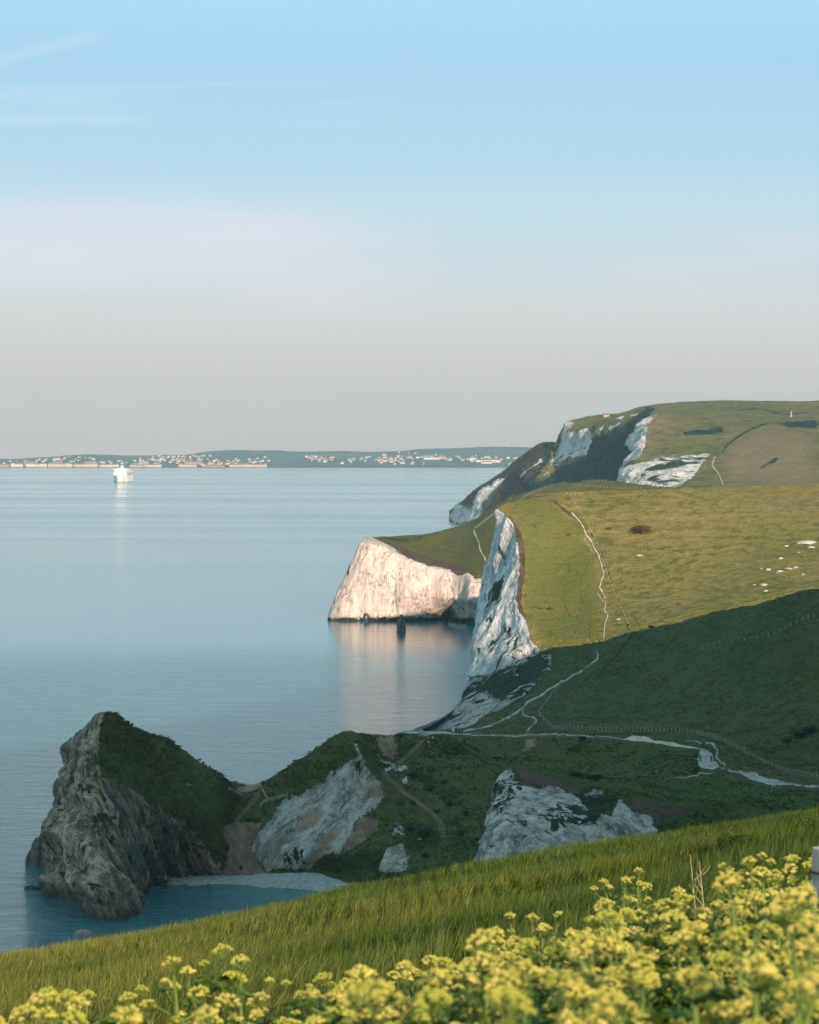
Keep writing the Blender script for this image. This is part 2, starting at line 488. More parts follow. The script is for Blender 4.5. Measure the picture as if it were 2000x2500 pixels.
# ================================================================== FAR COAST
sky_far = Z6([(-300, 200), (0, 195), (100, 202), (230, 190), (330, 185), (450, 175), (560, 170), (640, 172), (720, 178), (850, 180), (960, 175), (1100, 175), (1200, 160), (1330, 148), (1450, 145), (1540, 148), (1660, 143)]) + \
    Z7([(0, 148), (240, 148), (300, 146), (440, 152), (520, 160), (640, 155), (760, 148), (840, 138), (920, 135), (1050, 133), (1150, 128), (1230, 125), (1330, 127), (1480, 130), (1725, 128), (2300, 126), (3300, 130)])
sky_far = [(-700, 1122)] + sky_far
fx = np.linspace(-650, 2040, 60)
fy = np.interp(fx, [p[0] for p in sky_far], [p[1] for p in sky_far])
DS = H * F / (1143.0 - Y0)
rows = [[(x, y, 13200) for x, y in zip(fx, fy)],
        [(x, y * 0.72 + 1143 * 0.28 - 0.5, 12300) for x, y in zip(fx, fy)],
        [(x, y * 0.45 + 1143 * 0.55 - 2.0, 11500) for x, y in zip(fx, fy)],
        [(x, 1137.6, 10850) for x in fx],
        [(x, 1141.2, 10530) for x in fx],
        [(x, 1143.0, DS) for x in fx],
        [(x, 1144.6, DS - 200) for x in fx]]
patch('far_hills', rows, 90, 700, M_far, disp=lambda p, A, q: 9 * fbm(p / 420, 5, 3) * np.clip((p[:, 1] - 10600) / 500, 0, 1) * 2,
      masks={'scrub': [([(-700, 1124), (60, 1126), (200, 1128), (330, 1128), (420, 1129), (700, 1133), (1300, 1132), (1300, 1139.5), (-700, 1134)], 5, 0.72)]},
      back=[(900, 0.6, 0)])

# beach strip along the far shore
rows = [[(x, 1141.7, 10460) for x in fx], [(x, 1143.0, DS - 10) for x in fx], [(x, 1143.6, DS - 60) for x in fx]]
M_sand = simple('pale sand', (0.40, 0.26, 0.21), 0.95, 0.05, 0.2, 0.01, local=False)
patch('far_beach', rows, 5, 200, M_sand, bvh=False)

# ================================================================== WHITE NOTHE (far chalk headland)
R = [
    [(1102, 1273, 3890), (1155, 1201, 3850), (1237, 1143, 3800), (1300, 1094, 3760), (1330, 1080, 3740), (1356, 1082, 3720), (1380, 1033, 3700), (1435, 1020, 3700), (1518, 1011, 3690), (1579, 994, 3680), (1656, 985, 3700), (1820, 979, 3750), (2040, 978, 3750)],
    [(1103, 1275, 3870), (1152, 1215, 3810), (1233, 1158, 3750), (1298, 1108, 3710), (1328, 1094, 3690), (1354, 1092, 3670), (1385, 1046, 3640), (1440, 1052, 3560), (1522, 1024, 3480), (1590, 1003, 3450), (1660, 1000, 3500), (1820, 998, 3520), (2040, 996, 3520)],
    [(1104, 1276, 3850), (1152, 1232, 3770), (1236, 1178, 3690), (1300, 1130, 3640), (1330, 1118, 3620), (1356, 1115, 3600), (1392, 1085, 3560), (1450, 1085, 3480), (1530, 1060, 3350), (1594, 1020, 3250), (1670, 1020, 3300), (1820, 1020, 3330), (2040, 1018, 3330)],
    [(1106, 1277, 3830), (1155, 1248, 3730), (1243, 1205, 3630), (1308, 1165, 3560), (1340, 1150, 3540), (1368, 1145, 3520), (1410, 1130, 3470), (1465, 1120, 3400), (1525, 1100, 3270), (1575, 1060, 3130), (1665, 1060, 3150), (1820, 1058, 3160), (2040, 1055, 3150)],
    [(1108, 1279, 3810), (1160, 1264, 3690), (1250, 1235, 3570), (1320, 1205, 3480), (1350, 1195, 3450), (1385, 1185, 3420), (1430, 1170, 3370), (1475, 1155, 3300), (1515, 1130, 3190), (1560, 1108, 3040), (1665, 1108, 3030), (1820, 1105, 3030), (2040, 1100, 3010)],
    [(1110, 1282, 3790), (1165, 1280, 3640), (1258, 1265, 3500), (1330, 1245, 3400), (1365, 1235, 3370), (1400, 1225, 3340), (1440, 1205, 3290), (1475, 1180, 3230), (1505, 1165, 3130), (1545, 1140, 2990), (1655, 1135, 2960), (1800, 1140, 2920), (2040, 1142, 2900)],
    [(1112, 1290, 3700), (1170, 1310, 3400), (1265, 1310, 3280), (1340, 1300, 3220), (1375, 1290, 3200), (1405, 1275, 3180), (1440, 1255, 3150), (1475, 1230, 3110), (1500, 1210, 3050), (1530, 1195, 2930), (1630, 1192, 2850), (1780, 1190, 2800), (2040, 1190, 2780)],
    [(1112, 1330, 3600), (1170, 1350, 3300), (1265, 1350, 3180), (1340, 1340, 3120), (1375, 1330, 3100), (1405, 1320, 3080), (1440, 1300, 3050), (1475, 1280, 3000), (1500, 1270, 2950), (1530, 1240, 2860), (1630, 1240, 2760), (1780, 1240, 2720), (2040, 1240, 2700)],
]
for _i in range(2, 7):
    for _c, _d in ((4, 25), (5, 75), (6, 75), (7, 40)):
        x_, y_, d_ = R[_i][_c]; R[_i][_c] = (x_, y_, d_ + _d)
nothe_chalk = [
    (Z5([(600, 148), (645, 148), (622, 195), (690, 172), (722, 205), (690, 250), (640, 280), (590, 292), (540, 342), (524, 346), (560, 270), (588, 215)]), 6),
    (Z5([(585, 292), (690, 240), (745, 240), (700, 290), (600, 322), (520, 375), (482, 402), (500, 370)]), 8, 0.78),
    (Z5([(740, 190), (800, 168), (802, 185), (745, 210)]), 4), (Z5([(820, 180), (872, 150), (862, 165), (825, 190)]), 4),
    (Z5([(828, 140), (872, 122), (862, 145)]), 4), (Z5([(893, 120), (927, 108), (920, 126)]), 4),
    (Z5([(1000, 118), (962, 170), (957, 240), (920, 300), (880, 320), (858, 352), (872, 290), (888, 230), (922, 180), (940, 150)]), 6),
    (Z5([(870, 200), (925, 140), (910, 170), (850, 240)]), 3, 0.8),
    (Z5([(832, 358), (900, 332), (1000, 308), (962, 340), (932, 370), (917, 420), (832, 412)]), 6),
    (Z5([(1000, 298), (1245, 283), (1180, 370), (1110, 435), (920, 435), (960, 340)]), 6, 0.92),
    (Z5([(93, 590), (110, 545), (130, 512), (172, 532), (240, 440), (332, 394), (300, 440), (222, 510), (212, 565), (140, 592)]), 6),
    (Z5([(488, 300), (502, 318), (412, 392), (400, 386)]), 3), (Z5([(640, 340), (735, 270), (720, 300), (620, 400)]), 5, 0.62), (Z5([(790, 290), (815, 272), (805, 296)]), 3)]
nothe_scrub_shade = [(Z5([(735, 245), (690, 300), (600, 340), (520, 390), (480, 412), (420, 480), (830, 425), (862, 330), (885, 250), (925, 172), (1000, 88), (960, 82), (880, 168), (800, 205)]), 6),
               (Z5([(498, 240), (556, 236), (548, 290), (516, 345), (470, 400), (420, 460), (400, 450), (470, 370), (505, 310)]), 5, 0.9), (Z5([(1000, 300), (1240, 285), (1180, 370), (1110, 435), (920, 435)]), 6, 0.35),
               (Z5([(1110, 185), (1300, 168), (1300, 195), (1130, 215)]), 5, 0.85), (Z5([(1520, 145), (1725, 138), (1725, 178), (1600, 178)]), 5, 0.85),
               (Z5([(1460, 350), (1540, 300), (1545, 312), (1480, 352)]), 4, 0.9), (Z5([(1570, 355), (1700, 300), (1725, 310), (1620, 360)]), 5, 0.6),
               (('line', Z5([(1300, 275), (1320, 240), (1400, 190), (1500, 150)]), 2.2), 3), (('line', Z5([(1290, 95), (1480, 90), (1570, 118), (1680, 105)]), 1.5), 3, 0.9)]
nothe_soil = [(Z5([(140, 490), (260, 405), (420, 290), (500, 240), (530, 270), (500, 340), (400, 470), (230, 560), (300, 440), (240, 440), (170, 520)]), 8, 0.9)]
nothe_core = [(Z5([(95, 590), (110, 540), (190, 460), (420, 300), (560, 235), (610, 160), (930, 110), (1000, 110), (1245, 283), (1110, 435), (400, 480)]), 12)]
patch('far_headland', R, 260, 420, M_nothe, masks={'chalk': nothe_chalk, 'scrub': nothe_scrub_shade, 'soil': nothe_soil,
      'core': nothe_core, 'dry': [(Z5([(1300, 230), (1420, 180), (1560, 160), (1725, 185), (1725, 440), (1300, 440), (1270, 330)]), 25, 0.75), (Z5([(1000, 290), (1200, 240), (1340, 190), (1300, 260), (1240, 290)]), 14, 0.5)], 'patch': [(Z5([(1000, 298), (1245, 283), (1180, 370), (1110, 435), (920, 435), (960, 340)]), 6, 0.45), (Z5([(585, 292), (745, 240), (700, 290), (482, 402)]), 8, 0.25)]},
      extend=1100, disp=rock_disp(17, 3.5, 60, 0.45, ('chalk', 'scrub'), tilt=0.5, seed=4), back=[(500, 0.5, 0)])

# ================================================================== BAT'S HEAD (lit chalk head over the water)
R = [
    [(905, 1311, 1930), (889, 1314, 1850), (947, 1309, 1905), (1046, 1302, 2000), (1090, 1292, 2080), (1144, 1279, 2150), (1208, 1236, 2200), (1292, 1199, 2250), (1380, 1181, 2300), (1480, 1173, 2350), (1573, 1184, 2350), (1720, 1193, 2350), (2040, 1198, 2350)],
    [(903, 1314, 1920), (887, 1318, 1838), (936, 1318, 1855), (1022, 1332, 1905), (1077, 1338, 1950), (1127, 1332, 1985), (1192, 1310, 2010), (1262, 1290, 2050), (1340, 1280, 2100), (1460, 1290, 2140), (1573, 1300, 2140), (1720, 1300, 2140), (2040, 1300, 2140)],
    [(900, 1318, 1910), (884, 1322, 1827), (926, 1328, 1814), (998, 1362, 1810), (1062, 1385, 1806), (1107, 1397, 1800), (1152, 1401, 1782), (1202, 1406, 1782), (1262, 1420, 1800), (1400, 1420, 1850), (1573, 1420, 1850), (1720, 1420, 1850), (2040, 1420, 1850)],
    [(896, 1322, 1905), (879, 1326, 1822), (924, 1333, 1811), (997, 1367, 1807), (1061, 1390, 1803), (1107, 1402, 1797), (1152, 1406, 1779), (1202, 1411, 1779), (1262, 1425, 1797), (1400, 1440, 1830), (1573, 1440, 1830), (1720, 1440, 1830), (2040, 1440, 1830)],
    [(862, 1420, 1890), (839, 1420, 1821), (908, 1422, 1805), (988, 1440, 1798), (1057, 1452, 1797), (1106, 1458, 1792), (1151, 1465, 1768), (1201, 1470, 1768), (1262, 1480, 1790), (1400, 1480, 1800), (1573, 1480, 1800), (1720, 1480, 1800), (2040, 1480, 1800)],
    [(840, 1508, 1880), (804, 1514, 1816), (876, 1516, 1805), (972, 1517, 1801), (1046, 1515, 1808), (1095, 1510, 1828), (1140, 1520, 1789), (1190, 1524, 1773), (1262, 1524, 1773), (1400, 1524, 1773), (1573, 1524, 1773), (1720, 1524, 1773), (2040, 1524, 1773)],
    [(838, 1545, 1880), (802, 1545, 1816), (876, 1545, 1802), (972, 1545, 1799), (1046, 1545, 1806), (1095, 1540, 1826), (1140, 1550, 1787), (1190, 1554, 1770), (1262, 1554, 1770), (1400, 1554, 1770), (1573, 1554, 1770), (1720, 1554, 1770), (2040, 1554, 1770)],
]
bat_cliff = Z4([(312, 322), (360, 345), (420, 372), (500, 430), (600, 470), (700, 490), (742, 520), (800, 500), (832, 532), (885, 530), (900, 560), (900, 900), (60, 900), (100, 700), (140, 580), (270, 335)])


def bat_carve(p, q):
    # small sea arch at the foot of the cliff and a dark notch line along the water
    d = np.sqrt(((q[:, 0] - 894) / 6.5) ** 2 + ((q[:, 1] - 1512) / 11.0) ** 2)
    p = p.copy(); p[:, 1] += 9 * np.clip(1.3 - d, 0, 1) ** 0.5 * (d < 1.3)
    n = np.clip((q[:, 1] - 1506) / 6, 0, 1) * (q[:, 1] < 1530)
    p[:, 1] += 2.0 * n
    return p


patch('chalk_head', R, 260, 520, M_bat, masks={'chalk': [(bat_cliff, 4)], 'core': [(bat_cliff, 9)],
      'soil': [(Z4([(312, 322), (420, 350), (520, 400), (640, 440), (760, 470), (830, 510), (800, 520), (742, 530), (700, 500), (600, 475), (500, 440), (400, 400), (340, 350)]), 7, 0.9),
               (('line', Z4([(900, 255), (960, 215), (1010, 190)]), 1.5), 3, 0.7)],
      'patch': [(Z4([(120, 700), (150, 580), (230, 440), (290, 340), (330, 345), (330, 520), (260, 420), (200, 560), (150, 700)]), 8, 0.28),
                (Z4([(105, 728), (880, 728), (880, 765), (105, 765)]), 3, 0.8), (Z4([(560, 730), (640, 700), (740, 690), (760, 640), (700, 560), (720, 520), (800, 560), (800, 700), (780, 760), (560, 760)]), 8, 0.2)],
      'scrub': [(Z4([(300, 322), (600, 310), (560, 360), (440, 370), (330, 335)]), 6, 0.55)]},
      extend=500, disp=rock_disp(4.2, 0.8, 22, 0.16, ('chalk',), seed=5), back=[(120, 0.3, -2)], carve=bat_carve)

# ================================================================== SWYRE HEAD (sunlit slope and the steep cliff at its edge)
edge = [(1330, 1640, 1215), (1317, 1593, 1342), (1292, 1559, 1362), (1267, 1500, 1390), (1258, 1463, 1405), (1266, 1392, 1430), (1258, 1308, 1455), (1238, 1263, 1472), (1218, 1243, 1484), (1243, 1228, 1500), (1270, 1350, 1640)]
mid = [(1250, 1680, 1215), (1240, 1640, 1352), (1220, 1602, 1367), (1207, 1560, 1398), (1202, 1508, 1415), (1207, 1450, 1445), (1197, 1398, 1475), (1203, 1340, 1485), (1211, 1295, 1495), (1235, 1290, 1510), (1265, 1380, 1640)]
low = [(1205, 1710, 1210), (1190, 1655, 1351), (1170, 1630, 1378), (1159, 1600, 1410), (1157, 1575, 1430), (1161, 1548, 1450), (1169, 1510, 1482), (1180, 1450, 1490), (1193, 1420, 1500), (1222, 1420, 1520), (1260, 1460, 1640)]
base = [(1160, 1740, 1205), (1143, 1668, 1350), (1146, 1650, 1391), (1150, 1636, 1425), (1154, 1628, 1446), (1160, 1618, 1472), (1166, 1608, 1499), (1172, 1603, 1513), (1180, 1600, 1522), (1210, 1592, 1545), (1255, 1560, 1640)]
under = [(a - 2, b + 30, c) for a, b, c in base]
g = {1345: ([1640, 1592, 1556, 1498, 1455, 1378, 1293, 1242, 1215, 1210, 1350], [1210, 1332, 1358, 1388, 1406, 1434, 1460, 1476, 1490, 1503, 1640]),
     1400: ([1632, 1590, 1550, 1490, 1440, 1360, 1280, 1232, 1206, 1203, 1350], [1205, 1322, 1352, 1386, 1406, 1438, 1464, 1482, 1496, 1508, 1650]),
     1500: ([1612, 1570, 1530, 1470, 1420, 1340, 1265, 1222, 1201, 1198, 1345], [1195, 1312, 1342, 1378, 1402, 1438, 1468, 1488, 1502, 1514, 1660]),
     1700: ([1562, 1520, 1490, 1440, 1390, 1320, 1250, 1212, 1195, 1192, 1330], [1185, 1302, 1332, 1372, 1398, 1438, 1474, 1496, 1510, 1522, 1680]),
     2040: ([1492, 1446, 1418, 1380, 1340, 1280, 1225, 1200, 1186, 1182, 1300], [1180, 1300, 1326, 1366, 1396, 1440, 1480, 1504, 1520, 1532, 1690]),
     2500: ([1420, 1370, 1350, 1330, 1300, 1250, 1205, 1185, 1175, 1172, 1290], [1180, 1300, 1326, 1366, 1396, 1440, 1480, 1504, 1520, 1532, 1690])}
R = []
for k in reversed(range(len(edge))):
    e = edge[k]
    row = [under[k], base[k], low[k], mid[k], (e[0] - 6, e[1] + 5, e[2] + 1), (e[0] + 3, e[1] - 1, e[2] - 1)]
    row += [(px, g[px][0][k], g[px][1][k]) for px in (1345, 1400, 1500, 1700, 2040, 2500)]
    R.append(row)
sw_cliff = Z4([(945, 183), (995, 232), (1022, 262), (1032, 322), (1048, 400), (1054, 480), (1044, 560), (1034, 640), (1054, 705), (1090, 750), (1105, 830), (1158, 890), (1160, 1000), (900, 1100), (700, 1100), (700, 180)])
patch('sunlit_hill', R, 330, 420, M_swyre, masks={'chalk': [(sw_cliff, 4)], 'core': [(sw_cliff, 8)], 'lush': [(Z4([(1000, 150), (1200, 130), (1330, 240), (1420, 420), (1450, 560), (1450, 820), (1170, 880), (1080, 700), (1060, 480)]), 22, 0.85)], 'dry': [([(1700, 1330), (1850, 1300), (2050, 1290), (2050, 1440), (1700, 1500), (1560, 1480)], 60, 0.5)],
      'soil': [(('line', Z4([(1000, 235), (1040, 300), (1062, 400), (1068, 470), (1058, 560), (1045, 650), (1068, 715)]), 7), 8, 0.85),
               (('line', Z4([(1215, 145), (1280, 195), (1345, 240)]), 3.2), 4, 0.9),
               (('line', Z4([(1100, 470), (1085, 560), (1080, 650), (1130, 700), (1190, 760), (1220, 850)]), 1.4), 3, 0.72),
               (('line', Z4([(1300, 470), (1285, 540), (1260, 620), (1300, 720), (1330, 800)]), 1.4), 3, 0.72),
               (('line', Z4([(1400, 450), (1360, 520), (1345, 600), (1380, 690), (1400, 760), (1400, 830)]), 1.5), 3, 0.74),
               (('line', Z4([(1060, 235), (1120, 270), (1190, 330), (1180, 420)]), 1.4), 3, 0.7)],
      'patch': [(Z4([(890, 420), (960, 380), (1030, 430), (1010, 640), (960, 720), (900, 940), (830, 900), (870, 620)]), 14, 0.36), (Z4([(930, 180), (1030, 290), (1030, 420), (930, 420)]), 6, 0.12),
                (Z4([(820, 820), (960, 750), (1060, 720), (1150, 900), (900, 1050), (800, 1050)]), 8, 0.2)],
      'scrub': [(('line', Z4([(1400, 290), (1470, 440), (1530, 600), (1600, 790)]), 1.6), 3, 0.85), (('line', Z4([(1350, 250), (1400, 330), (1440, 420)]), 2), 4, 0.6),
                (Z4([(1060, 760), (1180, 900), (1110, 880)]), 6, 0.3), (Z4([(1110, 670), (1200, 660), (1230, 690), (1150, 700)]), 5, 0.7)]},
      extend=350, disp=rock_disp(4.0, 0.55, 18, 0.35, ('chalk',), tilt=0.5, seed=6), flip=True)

# beach at the head of the bay under the chalk head, and the beach below the near hill
M_shingle = simple('dark shingle', (0.13, 0.125, 0.115), 0.95, 0.1, 0.4, 0.4, local=False)
patch('bay_beach', [[(1090, 1514, 1835), (1130, 1514, 1822), (1175, 1514, 1822)], [(1094, 1523, 1772), (1130, 1529, 1752), (1175, 1531, 1760)], [(1096, 1530, 1752), (1125, 1544, 1704), (1175, 1552, 1690)], [(1098, 1540, 1716), (1128, 1562, 1650), (1180, 1570, 1650)]], 20, 30, M_shingle)
M_shingle2 = simple('wet shingle', (0.05, 0.058, 0.056), 0.8, 0.2, 0.4, 0.3, local=False)
patch('beach', [[(1010, 1790, 1110), (1060, 1768, 1138), (1096, 1745, 1185), (1112, 1722, 1230)],
                [(985, 1792, 1112), (1052, 1771, 1145), (1090, 1748, 1190), (1110, 1726, 1228)],
                [(960, 1795, 1115), (1038, 1770, 1154.6), (1084, 1750, 1188.3), (1106, 1729, 1225.9)],
                [(930, 1812, 1108), (1024, 1780, 1150), (1080, 1757, 1184), (1104, 1733, 1224)]], 30, 80, M_shingle2, flip=True,
      disp=lambda p, A, q: 1.3 * fbm(p / 14, 4, 91) + 0.4 * fbm(p / 3, 3, 92))

# ================================================================== NEAR HILL, its bay face and the headland with the cove
R = [
    [(1146, 1655, 1335), (1184, 1648, 1302), (1248, 1621, 1250), (1317, 1591, 1205), (1352, 1586, 1190)],
    [(1132, 1690, 1285), (1175, 1675, 1240), (1244, 1645, 1200), (1314, 1608, 1170), (1352, 1604, 1165)],
    [(1112, 1722, 1236), (1162, 1708, 1190), (1240, 1680, 1150), (1308, 1640, 1140), (1352, 1622, 1145)],
    [(1092, 1765, 1165), (1145, 1755, 1120), (1242, 1710, 1090), (1302, 1668, 1110), (1350, 1632, 1130)],
    [(1084, 1784, 1130), (1139, 1780, 1060), (1243, 1727, 1062), (1300, 1684, 1100), (1348, 1638, 1122)],
    [(1080, 1815, 1130), (1139, 1815, 1060), (1243, 1765, 1060), (1300, 1725, 1095), (1348, 1680, 1118)],
]
face = Z4([(800, 1045), (880, 1010), (1010, 955), (1150, 893), (1215, 900), (1200, 985), (1090, 1105), (1000, 1170), (900, 1215), (790, 1275), (660, 1290), (740, 1130)])
patch('bay_cliff', R, 170, 220, M_near, masks={'chalk': [(face, 5)], 'core': [(face, 8)],
      'patch': [(Z4([(880, 1010), (1150, 893), (1215, 900), (1200, 985), (1040, 1140), (940, 1170), (880, 1100), (790, 1130), (770, 1090)]), 10, 0.78), (face, 4, 0.32)]},
      disp=rock_disp(4.0, 0.6, 14, 0.3, ('chalk',), tilt=0.6, seed=11), back=[(40, 0.2, -3)])

R = [
    [(1336, 1588, 1195), (1410, 1577, 1170), (1500, 1557, 1140), (1600, 1531, 1110), (1760, 1491, 1060), (1906, 1459, 1015), (1975, 1437, 1000), (2080, 1432, 985)],
    [(1340, 1622, 1150), (1420, 1622, 1120), (1500, 1616, 1090), (1600, 1592, 1060), (1760, 1545, 1015), (1906, 1520, 975), (1975, 1505, 960), (2080, 1488, 945)],
    [(1300, 1680, 1095), (1400, 1672, 1065), (1500, 1647, 1040), (1590, 1618, 1015), (1760, 1577, 975), (1906, 1550, 935), (1975, 1525, 920), (2080, 1500, 905)],
    [(1243, 1724, 1055), (1350, 1725, 1000), (1500, 1710, 970), (1620, 1700, 945), (1760, 1690, 910), (1906, 1675, 880), (1975, 1665, 870), (2080, 1650, 855)],
    [(1148, 1772, 985), (1300, 1757, 948), (1450, 1757, 920), (1600, 1765, 890), (1760, 1772, 860), (1906, 1780, 835), (1975, 1785, 825), (2080, 1790, 810)],
    [(1060, 1784, 885), (1250, 1787, 866), (1400, 1792, 860), (1560, 1803, 850), (1715, 1832, 806), (1850, 1860, 800), (1940, 1875, 790), (2080, 1888, 775)],
    [(990, 1790, 826), (1180, 1792, 846), (1300, 1796, 848), (1520, 1808, 846), (1702, 1882, 768), (1850, 1930, 735), (1940, 1945, 718), (2080, 1965, 695)],
    [(980, 1803, 824), (1180, 1806, 842), (1300, 1812, 842), (1520, 1826, 840), (1702, 1915, 755), (1850, 1965, 715), (1940, 1985, 690), (2080, 2010, 670)],
]
patch('near_hill', R, 240, 360, M_near, masks={
      'scrub': [(Z3([(1530, 465), (1580, 425), (1660, 385), (1725, 372), (1725, 420), (1650, 450)]), 9, 0.8), (Z3([(1560, 545), (1640, 530), (1725, 528), (1725, 552), (1600, 556)]), 6, 0.85),
                (Z3([(770, 325), (830, 308), (840, 318), (790, 332)]), 4, 0.8), (Z3([(610, 370), (660, 358), (665, 368), (620, 380)]), 4, 0.75), (Z3([(1420, 120), (1540, 85), (1545, 100), (1440, 135)]), 5, 0.6),
                (('line', Z3([(940, 5), (850, 115), (800, 165), (780, 190)]), 4), 4, 0.8), (('line', Z3([(1480, 500), (1600, 540), (1725, 590)]), 4), 6, 0.62),
                (('line', Z3([(1725, 600), (1600, 575), (1500, 520), (1400, 470), (1290, 425), (1190, 407), (1000, 397), (640, 390)]), 3), 5, 0.6)],
      'soil': [(Z3([(880, 440), (940, 425), (1010, 435), (1120, 455), (1160, 470), (1080, 468), (960, 455)]), 4, 0.75)]},
      extend=320, disp=rock_disp(0.5, 1.3, 15, 1.0, ('soil',), seed=12), back=[(60, 0.5, -6)])

R = [
    [(262, 1741, 752), (240, 1744, 739), (245, 1743, 735), (255, 1740, 733), (268, 1738, 733), (300, 1758, 738), (353, 1791, 745), (402, 1804, 752), (491, 1861, 765), (560, 1905, 780), (620, 1915, 785), (695, 1877, 790), (760, 1836, 795), (845, 1788, 800), (906, 1796, 808), (963, 1793, 820), (1030, 1787, 836), (1120, 1789, 845), (1300, 1794, 849), (1520, 1806, 848), (1702, 1838, 800)],
    [(180, 1850, 777), (171, 1816, 746), (205, 1820, 728), (235, 1820, 722), (270, 1820, 722), (315, 1850, 730), (375, 1870, 738), (440, 1880, 748), (520, 1920, 762), (565, 1940, 775), (620, 1950, 778), (690, 1940, 780), (770, 1900, 785), (860, 1870, 788), (920, 1875, 792), (975, 1860, 803), (1045, 1850, 815), (1125, 1850, 820), (1300, 1840, 828), (1500, 1850, 822), (1695, 1872, 770)],
    [(150, 1950, 782), (139, 1930, 746), (190, 1930, 722), (235, 1930, 712), (290, 1930, 714), (345, 1960, 724), (410, 1970, 735), (480, 1980, 748), (535, 1990, 758), (570, 2000, 768), (625, 2010, 770), (690, 2010, 770), (765, 1990, 772), (850, 1970, 772), (920, 1980, 770), (990, 1965, 777), (1060, 1955, 778), (1140, 1945, 782), (1300, 1910, 800), (1490, 1910, 790), (1690, 1930, 750)],
    [(135, 2050, 777), (122, 2020, 741), (160, 2080, 715), (235, 2090, 700), (310, 2080, 705), (368, 2070, 735), (430, 2060, 745), (490, 2070, 752), (535, 2070, 757), (570, 2070, 762), (630, 2080, 762), (700, 2080, 760), (770, 2070, 760), (845, 2070, 755), (920, 2080, 745), (1000, 2070, 745), (1080, 2060, 740), (1150, 2050, 740), (1300, 2010, 760), (1480, 1990, 760), (1680, 2010, 730)],
    [(130, 2140, 757), (101, 2172, 736), (174, 2198, 718), (254, 2244, 690), (325, 2206, 713), (381, 2158, 745), (430, 2145, 754), (490, 2144, 755), (540, 2143, 756), (585, 2143, 756), (650, 2140, 757), (715, 2130, 757), (780, 2131, 755), (850, 2137, 745), (930, 2160, 725), (1010, 2180, 715), (1090, 2190, 705), (1160, 2200, 700), (1300, 2160, 720), (1470, 2100, 725), (1670, 2090, 710)],
    [(130, 2180, 757), (98, 2200, 736), (174, 2225, 718), (254, 2275, 690), (325, 2236, 713), (381, 2188, 745), (430, 2175, 754), (490, 2174, 754), (540, 2173, 755), (585, 2173, 755), (650, 2170, 756), (715, 2160, 756), (780, 2161, 754), (850, 2167, 744), (930, 2190, 722), (1010, 2210, 712), (1090, 2220, 702), (1160, 2240, 690), (1300, 2220, 700), (1470, 2200, 690), (1670, 2200, 680)],
]
grassA = Z1([(600, 310), (640, 225), (700, 215), (770, 285), (870, 340), (990, 372), (1130, 465), (1290, 585), (1460, 645), (1600, 640), (1600, 700), (1560, 760), (1500, 830), (1400, 890), (1345, 960), (1370, 1050), (1385, 1130), (1300, 1115), (1225, 1020), (1180, 940), (1100, 870), (1000, 840), (930, 785), (870, 750), (800, 690), (745, 645), (690, 640), (620, 600), (580, 520), (590, 400)])
rockA = [(40, 1700), (262, 1725), (280, 1780), (340, 1900), (420, 1985), (520, 2050), (545, 2140), (545, 2400), (40, 2400)]
white = [(Z2([(905, 375), (952, 388), (1000, 450), (1060, 520), (1082, 590), (1050, 662), (980, 722), (900, 762), (870, 862), (810, 942), (740, 942), (680, 982), (620, 1042), (560, 1045), (440, 1040), (380, 1055), (340, 1022), (288, 940), (288, 890), (350, 800), (430, 678), (470, 618), (580, 588), (640, 538), (720, 518), (760, 458), (830, 418), (880, 385)]), 5),
         (Z2([(1148, 758), (1192, 778), (1196, 832), (1128, 832)]), 5), (Z2([(1100, 920), (1190, 888), (1224, 960), (1214, 1050), (1120, 1060), (1045, 1050)]), 5),
         (('line', Z2([(905, 285), (912, 330), (935, 380)]), 4), 4, 0.85), (('line', Z2([(1045, 345), (1075, 390), (1120, 415), (1180, 425), (1210, 430)]), 3.5), 4, 0.85), (Z2([(1185, 500), (1215, 487), (1222, 515), (1195, 525)]), 3),
         (Z2([(1140, 420), (1205, 425), (1190, 455), (1140, 445)]), 3, 0.9), (('line', Z2([(95, 1085), (300, 1095), (420, 1090)]), 3), 4, 0.5)]
soilA = [(Z2([(118, 778), (180, 758), (260, 765), (345, 765), (310, 840), (285, 900), (300, 960), (350, 1030), (390, 1065), (300, 1110), (200, 1120), (90, 1115), (100, 1060), (140, 980), (150, 900), (110, 840)]), 5),
         (Z2([(960, 730), (1040, 738), (1042, 800), (960, 862), (900, 905), (830, 950), (860, 850), (900, 765)]), 6), (Z2([(1030, 240), (1140, 225), (1155, 300), (1145, 375), (1090, 365), (1055, 320)]), 6, 0.85),
         (Z2([(640, 540), (720, 520), (715, 640), (680, 700), (640, 690), (625, 600)]), 7, 0.62), (Z2([(180, 545), (330, 520), (335, 600), (230, 600)]), 3, 0.8),
         (Z3([(485, 440), (535, 432), (530, 470), (480, 500)]), 5, 0.8), (Z2([(870, 940), (930, 920), (900, 985)]), 5, 0.75), (Z2([(900, 360), (935, 360), (940, 395), (880, 395)]), 4, 0.7)]
slab = [(Z1([(596, 596), (640, 625), (690, 690), (770, 800), (805, 900), (795, 955), (740, 850), (690, 760), (640, 690)]), 4), (Z1([(790, 950), (870, 1010), (920, 1090), (945, 1200), (940, 1250), (850, 1190), (800, 1090)]), 8, 0.8)]


